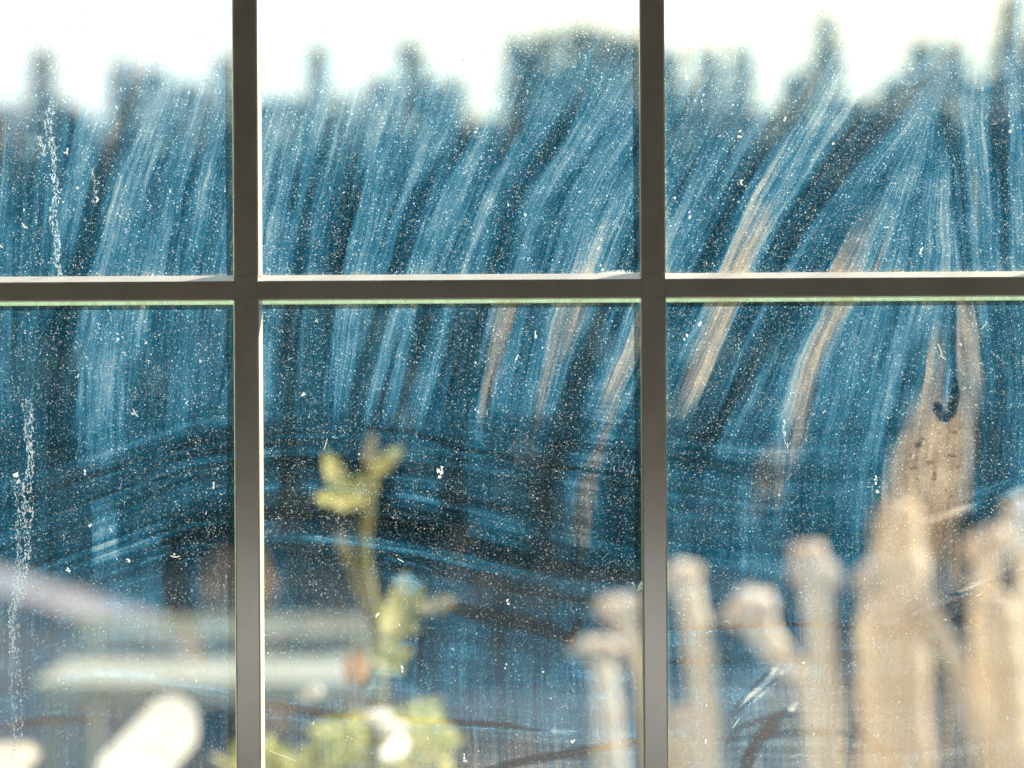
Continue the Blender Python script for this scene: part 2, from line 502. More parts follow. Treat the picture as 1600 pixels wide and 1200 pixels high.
def prof(txt):
    xs, ds, ts = [], [], []
    for tok in txt.split():
        a, b = tok.split(':')
        t = 0.0
        if b[-1] == 't': t, b = 0.62, b[:-1]
        elif b[-1] == 'T': t, b = 1.0, b[:-1]
        elif b[-1] == 's': t, b = 0.35, b[:-1]
        xs.append(float(a)); ds.append(float(b)); ts.append(t)
    return np.array(xs), np.array(ds), np.array(ts)

ROWTXT = {
 -400: "-300:1.5 1900:1.5",
 30: "-300:1.5 1230:1.8 1300:3 1360:2 1900:1.5",
 110:  "0:4 90:3.2 240:4.5 330:5 560:5 640:5 760:5 830:3.8 960:4.5 1043:4.5 1180:5 1260:3.5 1330:5 1400:5 1480:4.5 1600:4.5",
 200: "0:5s 10:5s 18:3 40:3 70:3 85:4 92:3 105:1.5 112:1 118:4 130:5 150:5 168:4.5 178:4 185:2 195:1.5 205:2 210:4.5 225:6 245:6 262:5 275:4.5 290:4.5 305:5 318:3 325:3 333:5 350:5 365:5 410:4 430:5 450:5 470:5.5 490:6 505:6 515:5 522:3 530:3 540:5 555:4 570:5 590:6 605:6 625:5 650:5 675:5 700:4.5 715:4 725:2 737:2 745:3 755:5 775:5 790:4 800:1.5 810:1.5 818:5 830:5 842:4 855:4 870:2 885:1.5 893:3 905:5 930:6 950:5 965:4 985:5 1003:4 1043:3 1055:2 1068:1.5 1078:4 1100:4 1125:4 1136:2 1142:2 1147:4 1160:5 1180:4.5 1200:4 1210:2.5 1225:2 1240:2 1252:4 1265:6 1285:6 1310:6.5 1325:5 1340:3 1360:1.5 1375:1 1390:1.5 1402:3 1412:5.5 1430:6 1450:5.5 1462:4 1475:2 1488:2 1500:2.5 1513:4 1520:6 1530:5.5 1545:5.5 1553:3 1565:1.5 1578:1.5 1583:5 1600:5",
 300: "0:5 15:4 30:3 60:2.5 85:4 100:2 105:4.5 115:5 130:5 142:4 150:1.5 165:0.5 172:3 180:6 195:6.5 210:6 225:5 235:4 250:3.5 265:4 280:4 293:3 300:1.5 308:5 325:5 345:4 360:4.5 410:5 430:5 450:5 465:5 478:3 487:1.5 497:1.5 503:4 520:4.5 533:3 540:1 555:0.5 560:1.5 567:5 585:5 605:5 625:5 635:4 645:2 655:1 668:1 675:2 685:5 700:5.5 720:5.5 735:5 742:3 750:3 757:5 764:6.5 772:6.5 780:4 788:2.5 800:2 815:2 828:3 835:5 850:6 862:6 875:4 890:3.5 905:4.5 925:5 940:6 955:6.5 970:6.5 985:6 997:5 1003:4 1043:4 1055:4 1065:2 1072:1 1078:4 1095:5 1115:5 1130:4 1140:2 1155:1 1168:1 1178:3 1185:6 1193:8s 1205:7 1218:6 1232:5 1245:5.5 1262:3 1275:1.5 1290:1 1300:1 1312:2 1325:4 1345:4.5 1360:3 1375:2.5 1385:3 1395:6 1410:6 1430:5.5 1442:4 1450:5.5 1470:6 1490:6.5 1495:3 1500:1 1507:2.5 1518:3 1525:6s 1535:5.5 1550:4.5 1560:3 1570:1.5 1578:2 1583:6 1600:6",
 420: "0:4 20:4 45:3 80:3 95:5 105:3 115:1 120:1 137:1 142:4 150:5.5 165:6 180:5 200:4 215:5 232:6.5 250:6 262:3.5 275:3 285:2.5 300:4 320:3 340:4 360:5 365:4 410:5 425:6 440:5.5 455:4 465:2.5 480:1 487:4 500:3 515:2 528:1 540:1.5 545:5 560:5 580:5 600:3.5 610:1.5 625:0.5 635:2 642:3 648:6.5 665:6 690:5 700:3 712:2 722:6 735:6 748:3 765:1.5 780:2 793:3 803:6 812:6.5 825:5 840:5 855:4 870:5 885:5 893:3 905:6.5 925:7 940:6 955:4 970:2.5 985:1 995:2 1003:6 1043:5 1060:5 1075:4 1088:2 1100:1 1112:1.5 1120:4 1128:6 1133:8s 1145:8.5t 1160:8.5t 1172:8s 1180:5 1190:4 1200:2 1212:1 1225:1.5 1233:4 1245:4 1260:3.5 1270:2 1282:1.5 1292:3 1298:6 1305:7t 1320:7.5t 1335:7s 1355:6.5 1366:5.5 1371:3.5t 1378:5.5 1400:5.5 1430:5 1460:5.5 1480:6 1495:7 1503:6.5 1506:3 1512:1.5 1520:4 1530:5 1545:4 1555:3.5 1565:3 1575:2.5 1580:5 1590:6 1600:5",
 500: "0:4 20:3.5 28:2 40:4 60:4.5 75:2 90:1.2 110:1 118:1.5 125:4.5 135:6 160:6 185:5.5 205:6 222:6 232:4 245:3 260:4 280:4 300:4.5 320:3.5 345:4.5 362:4 408:5 425:5.5 440:4 450:2 460:0.8 470:1 475:4 490:4 500:2.5 515:2 522:3 526:5.5 545:5.5 565:5 575:3.5 582:1.5 593:1 598:3 603:2 610:5.5 630:5.5 650:5.5 656:3 662:1 678:1 685:3.5 705:5.5 715:5 722:2 740:1.2 755:1.5 765:4 772:7s 785:8t 800:8t 808:5 825:4.5 845:4 860:4.5 875:5.5s 895:5.5t 908:6s 915:4 920:2 930:1 945:.7 955:3 962:6 968:2 975:1 980:4 985:7 1000:7s 1043:2 1060:2 1075:4 1085:6 1095:7 1108:8s 1125:8t 1142:7t 1152:4 1160:1.5 1175:1.5 1182:5 1190:5 1200:3 1212:1.5 1225:1.2 1240:2 1245:3.5 1252:2.5 1265:4.5 1280:6 1290:7.5t 1305:8t 1318:8s 1325:6 1345:5 1370:5 1395:4.5 1415:5 1428:6 1440:7 1452:7 1462:4 1475:4 1485:3.5 1492:5 1500:7t 1515:7t 1526:7s 1533:4 1545:5 1558:3 1572:2.5 1585:4 1600:4",
 600: "0:3.5 30:2.5 45:3 65:2 80:1 105:.8 112:2 120:5 135:6 160:6 185:5.5 200:5 208:3 225:3 240:3 260:4 280:4.5 300:4 330:4 362:4 408:5 425:5 432:3 445:1.5 460:1 465:3 480:4 490:3 505:2.5 512:4.5 530:5 545:4.5 553:2 565:1 570:3 577:1 583:5.5 600:5.5 608:2.5 620:6 628:5 632:2.5 645:2.5 655:4 670:5.5 680:5.5 690:3 700:1 720:1.5 740:1.2 750:2 757:7t 768:7t 778:4.5 795:5 812:5 823:3 835:5 848:6t 862:5.5 872:4 880:3.5 888:1 905:.7 925:1 932:4 937:7 950:7.5s 965:8t 975:7s 985:5 1000:3 1043:3 1050:5 1058:2.5 1072:7t 1090:8t 1102:7t 1110:2.5 1125:2.5 1130:5 1138:3 1150:1 1165:1 1175:4 1190:4 1205:3.5 1215:4 1228:5.5 1240:6 1255:7.5t 1270:8t 1282:6 1290:5 1310:4.5 1330:5 1360:4.5 1380:4.5 1392:6 1402:7 1412:4 1425:3 1440:3.5 1445:7t 1460:7t 1475:6.5t 1482:5 1490:4.5 1494:7t 1520:7.5t 1538:6.5s 1542:4 1552:3 1565:2 1575:3 1590:4 1600:4",
 680: "0:3 30:2.5 45:4 62:2 100:1.2 115:2.5 120:4.5 150:5 180:4.5 200:3.5 225:3 260:3.5 290:3 320:2.5 362:2.5 408:2 450:1.5 500:2.5 550:2 600:2.5 640:2.5 660:3 700:2 715:2 730:2.5 738:5 752:6 762:4.5 775:4 790:4.5 805:4 815:3.5 830:5s 845:5 858:3 870:1 895:.7 902:2 912:4 918:6 930:7 942:8t 955:7 968:4 985:3 1000:3 1043:3 1060:2.5 1080:2.5 1090:1.5 1105:.8 1120:1 1128:4 1145:4.5 1165:3.5 1190:3 1210:5 1225:6 1240:6.5t 1255:7t 1265:5 1280:4.5 1300:5 1320:4 1340:4 1358:5 1370:6 1380:5.5 1392:3 1402:2.5 1412:7t 1430:8T 1460:8T 1490:7.5T 1510:7.5t 1527:7t 1532:5 1536:2.5 1560:2 1575:4 1600:4.5",
 760: "0:3 40:2.5 60:2.5 90:2.5 130:2.8 160:2.8 200:3 240:3 262:3 275:4 300:4 330:4 362:4 408:5 428:5 435:1 460:1.5 480:4 500:3 560:2 600:1 622:5 650:5.5 690:5.5 700:2 715:1.2 730:3 760:3.5 800:3 820:2 840:1 860:1 875:2.5 895:6 910:7t 930:6t 940:3 970:1.5 1000:1.5 1043:3.5 1060:3.5 1080:2.5 1100:4 1130:4 1165:4 1185:5.5t 1215:6t 1235:5 1260:4 1290:3.5 1320:4.5 1345:5 1360:4 1375:3 1385:7t 1410:7.5T 1450:7.5T 1490:7.5T 1515:7t 1525:5 1535:2 1560:2 1580:4 1600:5",
 830: "0:3 60:2.5 135:2.5 141:6.5 160:7 185:6 192:3 240:3 275:1.5 300:1 340:.8 362:1 408:2.5 440:1.5 500:1.5 600:1.5 680:1 725:1 732:4.5 760:5 790:5 815:4 830:2 850:1 880:3 900:5t 915:6t 925:4 945:3 960:1.5 1000:1.5 1043:3 1080:4 1120:4 1165:4.5 1190:5 1215:4.5 1235:3 1290:3 1340:4 1365:4.5t 1400:4T 1480:4T 1500:3t 1530:2 1560:3 1600:5",
 900: "0:3.5 60:3 130:3 160:4 200:4.5 245:4 262:2 275:1 285:2.5 303:4 311:3.4t 340:3.6t 348:3.3t 362:3.5s 406:3.4t 424:3.4t 432:4 444:4s 450:2 500:1 540:1 600:2 700:3 760:1 850:1 890:2 1000:3 1043:3 1100:3 1200:4 1330:3.5 1360:3.5s 1440:4t 1500:4t 1600:4s",
 1000: "0:3.5s 60:3 150:3 200:3 262:2.5 280:1.5 300:3 362:4 408:2.5 500:2.5 600:2.5 660:2.5 665:.8 680:1 685:2.5 700:3.5 740:3.5 760:1.5 780:1 800:2.5 850:2 870:3 920:3 1000:3 1043:4 1100:3 1160:3 1220:4 1330:3s 1380:4t 1500:4t 1550:4t 1600:4t",
 1100: "0:3 60:3 150:2.5s 250:2.5s 362:3 408:3 600:4s 650:4 700:4 760:3.5 800:4 850:4.3 930:5 960:3.5 1000:3.5 1043:3 1110:3.5 1150:5 1200:5.5s 1340:4t 1400:3.5t 1600:3.5t",
 1200: "0:2.5s 150:2.5 362:2.5s 408:3s 600:4s 700:5t 800:5t 900:5s 1000:4.5 1043:3s 1110:4 1150:5s 1250:5s 1340:5t 1400:4.5t 1600:4.5t",
 1320: "0:3.5 1600:4",
}
RY = sorted(ROWTXT)
UG = np.arange(-320, 1920, 2.0)
RD, RT = [], []
for y in RY:
    xs, ds, ts = prof(ROWTXT[y])
    us = np.interp(xs, curve_row(y), CU)
    RD.append(np.interp(UG, us, ds)); RT.append(np.interp(UG, us, ts))
RD, RT = np.array(RD), np.array(RT)
# soft variation outside the read-off span
for arr_i in range(len(RY)):
    RD[arr_i, UG < -2] = 3.6 + 1.5 * np.sin(UG[UG < -2] * 0.11)
    RD[arr_i, UG > 1602] = 4.2 + 1.5 * np.sin(UG[UG > 1602] * 0.13)

AX = np.array([-300, 0, 150, 300, 450, 650, 850, 1000, 1200, 1400, 1600, 1900.])
ARCS = [(500, [640, 600, 540, 480, 470, 480, 500, 520, 540, 540, 500, 460]),
        (700, [840, 800, 755, 703, 686, 690, 715, 735, 760, 760, 700, 640]),
        (800, [950, 905, 852, 797, 788, 822, 882, 918, 950, 940, 830, 740]),
        (950, [1060, 1010, 960, 935, 930, 950, 985, 990, 985, 985, 900, 830]),
        (1070, [1120, 1095, 1060, 1072, 1100, 1122, 1142, 1150, 1155, 1160, 1130, 1100]),
        (1300, [1320, 1310, 1300, 1300, 1300, 1300, 1300, 1300, 1300, 1300, 1300, 1300])]
AV = np.array([a[0] for a in ARCS], float)
AYS = np.array([a[1] for a in ARCS], float)

# strokes: (points, half width, change, tan, softness, lines)
# change < 0 wipes the film away to that share, > 0 adds film
STROKES = [
    ([(230,748),(265,737),(300,727),(366,716)], 3, -0.85),
    ([(262,698),(300,684),(366,668)], 9, -0.6),
    ([(262,714),(310,706),(366,700)], 4, -0.6),
    ([(408,712),(470,713),(540,711)], 3, -0.8),
    ([(560,665),(640,672),(720,700),(800,716),(850,728),(930,737),(1003,748)], 5, -0.65),
    ([(80,752),(130,738),(190,722)], 4, -0.5), ([(85,762),(140,744),(195,728)], 2, 1.6),
    ([(128,778),(160,765),(215,748)], 3, -0.55),
    ([(268,806),(310,798),(366,792)], 8, -0.6),
    ([(255,840),(300,828),(366,820)], 12, -0.95),
    ([(408,800),(480,797),(560,812),(620,830)], 16, -0.75),
    ([(145,862),(190,848),(230,835)], 3, 1.8), ([(140,895),(200,882),(250,860)], 4, 1.5),
    ([(600,805),(680,830),(760,862),(840,885),(920,897),(1003,905)], 16, -0.88),
    ([(430,838),(560,842),(680,868),(780,890),(900,915),(1003,925)], 9, 2.0),
    ([(560,868),(660,885),(760,915),(850,932),(960,945)], 6, -0.5),
    ([(600,870),(640,880),(668,888)], 3, 3.0), ([(616,905),(630,910),(646,914)], 17, 5.0),
    ([(700,948),(760,962),(820,975),(870,993),(892,1003)], 14, -0.95),
    ([(880,1005),(893,990),(902,968)], 6, -0.95),
    ([(390,1092),(450,1103),(520,1114),(620,1122),(760,1132),(850,1142)], 6.5, -0.95),
    ([(408,1116),(520,1124),(640,1128),(760,1138),(880,1146)], 1.5, 2.0),
    ([(800,1132),(860,1143),(895,1144)], 3, 3.0), ([(820,1172),(870,1176),(900,1178)], 2, 2.5),
    ([(750,1204),(800,1192),(860,1182),(930,1170),(1003,1158)], 7, -0.98),
    ([(760,1212),(850,1195),(930,1182),(1003,1172)], 5, 1.8),
    ([(1043,1163),(1130,1160),(1230,1150),(1310,1150),(1370,1172)], 6, -0.5),
    ([(1043,986),(1150,984),(1230,980),(1300,984),(1360,988),(1450,986),(1510,972),(1560,950)], 3.5, -0.6),
    ([(1488,978),(1505,975),(1522,972)], 12, -0.9),
    ([(1480,938),(1530,928),(1570,906),(1606,878)], 3.5, -0.8),
    ([(1470,952),(1530,944),(1580,918),(1606,900)], 3, 2.5),
    ([(1500,930),(1560,880),(1606,840)], 14, 2.0),
    ([(1500,960),(1560,930),(1606,895)], 16, 1.5),
    ([(1310,1018),(1350,1016),(1400,1010)], 5, 2.0),
    ([(1043,1037),(1070,1037),(1110,1038)], 3, -0.55),
    ([(1043,1040),(1110,1042)], 1.3, 2.5),
    ([(1137,1117),(1165,1085),(1200,1052)], 3.5, -0.95), ([(1138,1124),(1175,1092),(1215,1060)], 2.5, -0.8),
    ([(1150,1105),(1190,1068),(1222,1032)], 6, 3.5), ([(1170,1100),(1210,1062),(1245,1030)], 5, 2.4),
    ([(1043,1150),(1090,1128),(1140,1112)], 4, 2.6),
    ([(1155,1215),(1164,1185),(1180,1158),(1200,1138),(1222,1118)], 11, -1.05),
    ([(1212,1135),(1225,1120),(1240,1103)], 5, 4.5),
    ([(1130,1165),(1150,1140),(1200,1125),(1240,1122)], 5, -0.6),
    ([(1330,1140),(1350,1160),(1372,1182)], 9, -0.8),
    ([(60,1072),(110,1062),(160,1064),(250,1080),(366,1112)], 4, -0.6),
    ([(80,1052),(140,1042),(220,1050),(366,1085)], 8, 2.2),
    ([(0,1128),(60,1118),(150,1118),(225,1140)], 8, -0.7),
    ([(20,1112),(70,1105),(150,1106),(235,1125)], 3, 2.0, ),
    ([(270,852),(263,890),(268,940),(285,985),(318,1040)], 12, -0.95),
    ([(276,870),(292,940),(320,1020)], 4, -0.7),
    ([(1440,822),(1490,808),(1545,795),(1606,768)], 8, 4.0),
    ([(1500,785),(1540,775),(1575,760)], 8, 2.0),
    ([(1530,800),(1550,795),(1572,792)], 12, -0.5),
    ([(1462,640),(1470,655),(1478,662)], 9, -0.95), ([(1478,664),(1487,650),(1492,625),(1490,600)], 8, -0.95),
    ([(1492,605),(1490,560),(1492,500),(1490,450)], 5, -0.45),
    ([(885,1020),(900,1050),(925,1060)], 10, 1.8), ([(920,1110),(945,1080),(975,1060)], 8, 1.5),
    ([(48,935),(62,920),(80,912)], 6, 2.2), ([(45,990),(48,960),(55,940)], 4, 2.0),
    ([(640,1080),(600,1050),(560,1100)], 14, 1.3), ([(560,1100),(600,1020),(640,1000)], 6, 1.2),
    ([(1295,60),(1320,40)], 8, 1.0), ([(1345,130),(1400,125),(1430,140)], 5, 3.0),
    ([(1438,150),(1400,180),(1380,200)], 4, -0.6),
    ([(1362,175),(1440,140),(1462,130)], 3, -0.7),
    ([(812,210),(790,260),(776,285)], 4, 2.6), ([(955,480),(940,520),(925,560)], 2, 3.0),
    ([(735,648),(745,665),(752,690)], 7, 2.5),
    ([(740,655),(790,661),(840,668)], 1.0, 3.5),
]

def stroke_field(X, Y, pts, hw):
    """1 on the stroke, fading over its half width and towards its ends"""
    best = np.full(X.shape, 1e9)
    tt = np.zeros(X.shape)
    pts = [np.array(p, float) for p in pts]
    seg = [np.linalg.norm(pts[i + 1] - pts[i]) for i in range(len(pts) - 1)]
    tot, acc = sum(seg), 0.0
    for i in range(len(pts) - 1):
        a, b = pts[i], pts[i + 1]
        d = b - a
        t = np.clip(((X - a[0]) * d[0] + (Y - a[1]) * d[1]) / (d @ d), 0, 1)
        q = np.hypot(X - a[0] - t * d[0], Y - a[1] - t * d[1])
        m = q < best
        best[m] = q[m]; tt[m] = ((acc + t * seg[i]) / tot)[m]
        acc += seg[i]
    taper = np.clip(np.minimum(tt, 1 - tt) * 5 + 0.25, 0, 1)
    s = np.clip(1.35 - best / (hw * (0.45 + 0.55 * taper)) , 0, 1)
    return s * s * (3 - 2 * s)

def smooth_noise(X, Y, scale, seed):
    r = np.random.default_rng(seed)
    G = r.random((64, 64))
    x, y = X / scale, Y / scale
    xi, yi = np.floor(x).astype(int), np.floor(y).astype(int)
    fx_, fy_ = x - xi, y - yi
    fx_, fy_ = fx_ * fx_ * (3 - 2 * fx_), fy_ * fy_ * (3 - 2 * fy_)
    g = lambda a, b: G[a % 64, b % 64]
    return ((g(xi, yi) * (1 - fx_) + g(xi + 1, yi) * fx_) * (1 - fy_) + (g(xi, yi + 1) * (1 - fx_) + g(xi + 1, yi + 1) * fx_) * fy_)

def grime_at(XW, YW):
    """film thickness, tan share, arc share and flow coordinates on the glass (XW, YW: glass layout units)"""
    # the read-offs were taken in rolled coordinates
    X = XW - (YW - 600) * ROLL
    Y = YW + (XW - 800) * ROLL
    ny, nx = X.shape
    # wobble so that strand borders are not ruled lines
    Xq = X + 5 * (smooth_noise(X, Y, 70, 3) - 0.5) + 2.5 * (smooth_noise(X, Y, 22, 4) - 0.5)
    U = np.empty_like(X)
    D = np.empty_like(X); T = np.empty_like(X)
    for j in range(ny):
        yj = float(Y[j].mean())
        U[j] = np.interp(Xq[j], curve_row(yj), CU)
        i = int(np.clip(np.searchsorted(RY, yj) - 1, 0, len(RY) - 2))
        t = np.clip((yj - RY[i]) / (RY[i + 1] - RY[i]), 0, 1)
        # borders of the patches are not level: let the change of row wander with u
        t = np.clip(t + 0.35 * (smooth_noise(U[j] , U[j] * 0 + yj * 0.3, 14, 9) - 0.5) * (1 - abs(2 * t - 1)), 0, 1)
        Ur = U[j] + 15 * (smooth_noise(U[j], U[j] * 0 + yj * 0.055, 5.5, 41) - 0.5) + 12 * (smooth_noise(U[j], U[j] * 0 + yj * 0.07, 17, 42) - 0.5)
        D[j] = np.interp(Ur, UG, RD[i]) * (1 - t) + np.interp(Ur, UG, RD[i + 1]) * t
        T[j] = np.interp(U[j], UG, RT[i]) * (1 - t) + np.interp(U[j], UG, RT[i + 1]) * t
    V = np.empty_like(X)
    for k in range(nx):
        col = np.array([np.interp(X[:, k].mean(), AX, r) for r in AYS])
        V[:, k] = np.interp(Y[:, k], col, AV)
    W = np.clip((Y - 630 - 25 * np.sin(X * 0.012)) / 60, 0, 1) * np.clip((960 - Y) / 90, 0, 1)
    W = W * np.clip(1.15 - np.abs(X - 560) / 900, 0.15, 1)
    W = np.maximum(W, 0.30 * np.clip((Y - 900) / 60, 0, 1))
    for st in STROKES:
        pts, hw, ch = st[0], st[1], st[2]
        x0 = min(p[0] for p in pts) - 3 * hw; x1 = max(p[0] for p in pts) + 3 * hw
        y0 = min(p[1] for p in pts) - 3 * hw; y1 = max(p[1] for p in pts) + 3 * hw
        ys = np.where((Y[:, nx // 2] > y0 - 8) & (Y[:, nx // 2] < y1 + 8))[0]
        xs = np.where((X[ny // 2] > x0 - 8) & (X[ny // 2] < x1 + 8))[0]
        if len(ys) == 0 or len(xs) == 0: continue
        sl_ = (slice(ys[0], ys[-1] + 1), slice(xs[0], xs[-1] + 1))
        f = stroke_field(X[sl_], Y[sl_], pts, hw)
        f = f * (0.62 + 0.38 * np.clip(2.2 * smooth_noise(X[sl_], Y[sl_], 8, 77) - 0.2, 0, 1))
        if ch < 0:
            D[sl_] *= 1 + (ch * 0.94) * f
            T[sl_] *= 1 - 0.75 * f
        else: D[sl_] += ch * f
        W[sl_] = np.maximum(W[sl_], f * 0.8)
    # mottled patches in the dried mud
    pit = smooth_noise(X, Y, 9, 21)
    D = np.where((T > 0.8) & (pit > 0.86) & (Y > 660) & (Y < 800), D * 0.6, D)
    # layered sweep lines that thin the film along the arcs
    for sc_, am, sd_ in ((5.0, 0.45, 61), (11.0, 0.62, 62), (27.0, 0.50, 63)):
        nz = smooth_noise(V + 400, X * sc_ / 330.0 + 40, sc_, sd_)
        D = D * (1 - am * np.clip(W, 0, 1) * (nz - 0.38) * 1.6)
    D = np.where(Y < 680, D * 0.74 + 0.85 + 0.45 * np.clip((470 - Y) / 100, 0, 1) * np.clip((Y - 90) / 60, 0, 1), D * 0.92 + 0.2)
    return np.clip(D, 0, 10), np.clip(T, 0, 1), np.clip(W, 0, 1), U, V, X, Y

STEP = 2.6
for (r0, r1) in ROWS:
    for (c0, c1) in COLS:
        nx = int((c1 - c0) / STEP) + 1; ny = int((r1 - r0) / STEP) + 1
        xs = np.linspace(c0, c1, nx); ys = np.linspace(r0, r1, ny)
        XW, YW = np.meshgrid(xs, ys)
        D, T, Wt, U, V, X, Y = grime_at(XW, YW)
        eb = np.minimum(np.minimum(XW - c0 - 3, c1 - XW - 3), np.minimum(YW - r0 - 12, r1 - YW - 16))
        eb = np.exp(-np.clip(eb, 0, None) / 5.0) * (0.4 + 1.2 * smooth_noise(XW, YW, 13, 88))
        D = np.clip(D + 1.6 * eb, 0, 10); T = np.clip(T + 0.3 * eb, 0, 1)
        n = nx * ny
        co = np.empty((n + 4, 3))
        co[:n, 0] = gx(XW).ravel(); co[:n, 1] = 0.0; co[:n, 2] = gz(YW).ravel() - ZB
        co[n:] = [(gx(c0), 0.0015, gz(r1) - ZB), (gx(c1), 0.0015, gz(r1) - ZB), (gx(c1), 0.0015, gz(r0) - ZB), (gx(c0), 0.0015, gz(r0) - ZB)]
        a = (np.arange(ny - 1)[:, None] * nx + np.arange(nx - 1)[None, :]).ravel()
        quads = np.stack([a, a + nx, a + nx + 1, a + 1], 1)
        tl_, tr_, bl_, br_ = 0, nx - 1, (ny - 1) * nx, n - 1
        extra = np.array([(n, n + 1, n + 2, n + 3)])
        allf = np.concatenate([quads, extra])
        me = bpy.data.meshes.new('pane')
        me.vertices.add(n + 4); me.vertices.foreach_set('co', co.astype(np.float32).ravel())
        me.loops.add(allf.size); me.loops.foreach_set('vertex_index', allf.astype(np.int32).ravel())
        me.polygons.add(len(allf))
        me.polygons.foreach_set('loop_start', np.arange(0, allf.size, 4, dtype=np.int32))
        me.polygons.foreach_set('loop_total', np.full(len(allf), 4, dtype=np.int32))
        mi = np.zeros(len(allf), dtype=np.int32); mi[-1] = 1
        me.materials.append(M['grime']); me.materials.append(M['glass'])
        me.polygons.foreach_set('material_index', mi)
        me.update(calc_edges=True)
        def pad(v): return np.concatenate([v.ravel(), np.zeros(4)])
        at = me.attributes.new('grime', 'FLOAT_COLOR', 'POINT')
        at.data.foreach_set('color', np.stack([pad(D / 10), pad(T), pad(Wt), np.ones(n + 4)], 1).astype(np.float32).ravel())
        at = me.attributes.new('flow', 'FLOAT_VECTOR', 'POINT')
        at.data.foreach_set('vector', np.stack([pad(U / 100), pad(Y / 100), pad(V / 100)], 1).astype(np.float32).ravel())
        at = me.attributes.new('place', 'FLOAT_VECTOR', 'POINT')
        at.data.foreach_set('vector', np.stack([pad(X / 100), pad(Y / 100), pad(X * 0)], 1).astype(np.float32).ravel())
        o = bpy.data.objects.new('pane', me)
        COL.objects.link(o); o.parent = win

# ------------------------------------------------------------------ dust flecks on the glass
def on_glass(x, y):
    """glass layout coordinates inside a pane, clear of the bars"""
    ok = np.zeros(x.shape, bool)
    for (r0, r1) in ROWS:
        for (c0, c1) in COLS: ok |= (x > c0 + 2) & (x < c1 - 2) & (y > r0 - 0) & (y < r1 + 0)
    return ok

def flecks(name, cx, cy, rad, tint, yoff=0.0006, kind=None, elong=None, ang=None):
    n = len(cx)
    k = 5
    th = rng.random((n, 1)) * 6.283 + np.arange(k)[None, :] * (6.283 / k) + rng.normal(0, 0.35, (n, k))
    rr = rad[:, None] * (0.55 + 0.75 * rng.random((n, k)))
    x = np.cos(th) * rr; y = np.sin(th) * rr
    el = elong if elong is not None else 1 + rng.random(n) ** 3 * 1.8
    an = ang if ang is not None else rng.random(n) * 6.283
    x, y = x * el[:, None], y / np.sqrt(el[:, None])
    ca, sa = np.cos(an)[:, None], np.sin(an)[:, None]
    x, y = x * ca - y * sa, x * sa + y * ca
    co = np.empty((n, k, 3))
    co[..., 0] = gx(cx[:, None] + x); co[..., 2] = gz(cy[:, None] + y) - ZB
    co[..., 1] = -yoff - 0.0002 * rng.random((n, k))
    me = bpy.data.meshes.new(name)
    me.vertices.add(n * k); me.vertices.foreach_set('co', co.astype(np.float32).ravel())
    me.loops.add(n * k); me.loops.foreach_set('vertex_index', np.arange(n * k, dtype=np.int32))
    me.polygons.add(n)
    me.polygons.foreach_set('loop_start', np.arange(0, n * k, k, dtype=np.int32))
    me.polygons.foreach_set('loop_total', np.full(n, k, dtype=np.int32))
    me.materials.append(M['speck'])
    me.update(calc_edges=True)
    at = me.attributes.new('tint', 'FLOAT_COLOR', 'POINT')
    c = np.repeat(np.concatenate([tint, np.ones((n, 1))], 1), k, axis=0)
    at.data.foreach_set('color', c.astype(np.float32).ravel())
    o = bpy.data.objects.new(name, me)
    COL.objects.link(o); o.parent = win
    if kind: o['kind'] = kind
    return o

def tints(n, lo=0.25, hi=1.0, p=1.5):
    base = np.array([[0.82, 0.90, 0.92], [0.93, 0.92, 0.80], [0.88, 0.78, 0.80], [0.60, 0.84, 0.97], [0.90, 0.95, 0.97]])
    pick = rng.choice(5, n, p=[0.34, 0.22, 0.12, 0.16, 0.16])
    return base[pick] * (lo + (hi - lo) * rng.random((n, 1)) ** p)

NF = 290000
fxs = rng.uniform(-60, 1660, NF); fys = rng.uniform(-60, 1260, NF)
dens = 0.30 + 0.75 * smooth_noise(fxs, fys, 60, 31) * (0.6 + 0.8 * smooth_noise(fxs, fys, 230, 32))
dens *= np.clip(0.75 + 0.4 * (fxs / 1600) * np.clip(1.2 - fys / 900, 0, 1) + 0.15, 0.5, 1.3)
dens *= np.where((fys > 880) & (fxs < 400), 0.45, 1)
dens *= np.clip(1.25 - fys / 1500, 0.5, 1.0)
keep = on_glass(fxs, fys) & (rng.random(NF) < dens)
fxs, fys = fxs[keep], fys[keep]
rad = 0.29 + rng.gamma(1.1, 0.115, len(fxs))
flecks('dust', fxs, fys, rad, tints(len(fxs), 0.15, 0.8), kind='stuff')
nb = 170
bx_, by_ = rng.uniform(-30, 1630, nb), rng.uniform(-30, 1230, nb)
k_ = on_glass(bx_, by_)
flecks('coarse_dust', bx_[k_], by_[k_], 0.95 + rng.gamma(1.4, 0.38, k_.sum()), tints(k_.sum(), 0.7, 1.0, 0.6), yoff=0.0009, kind='stuff')

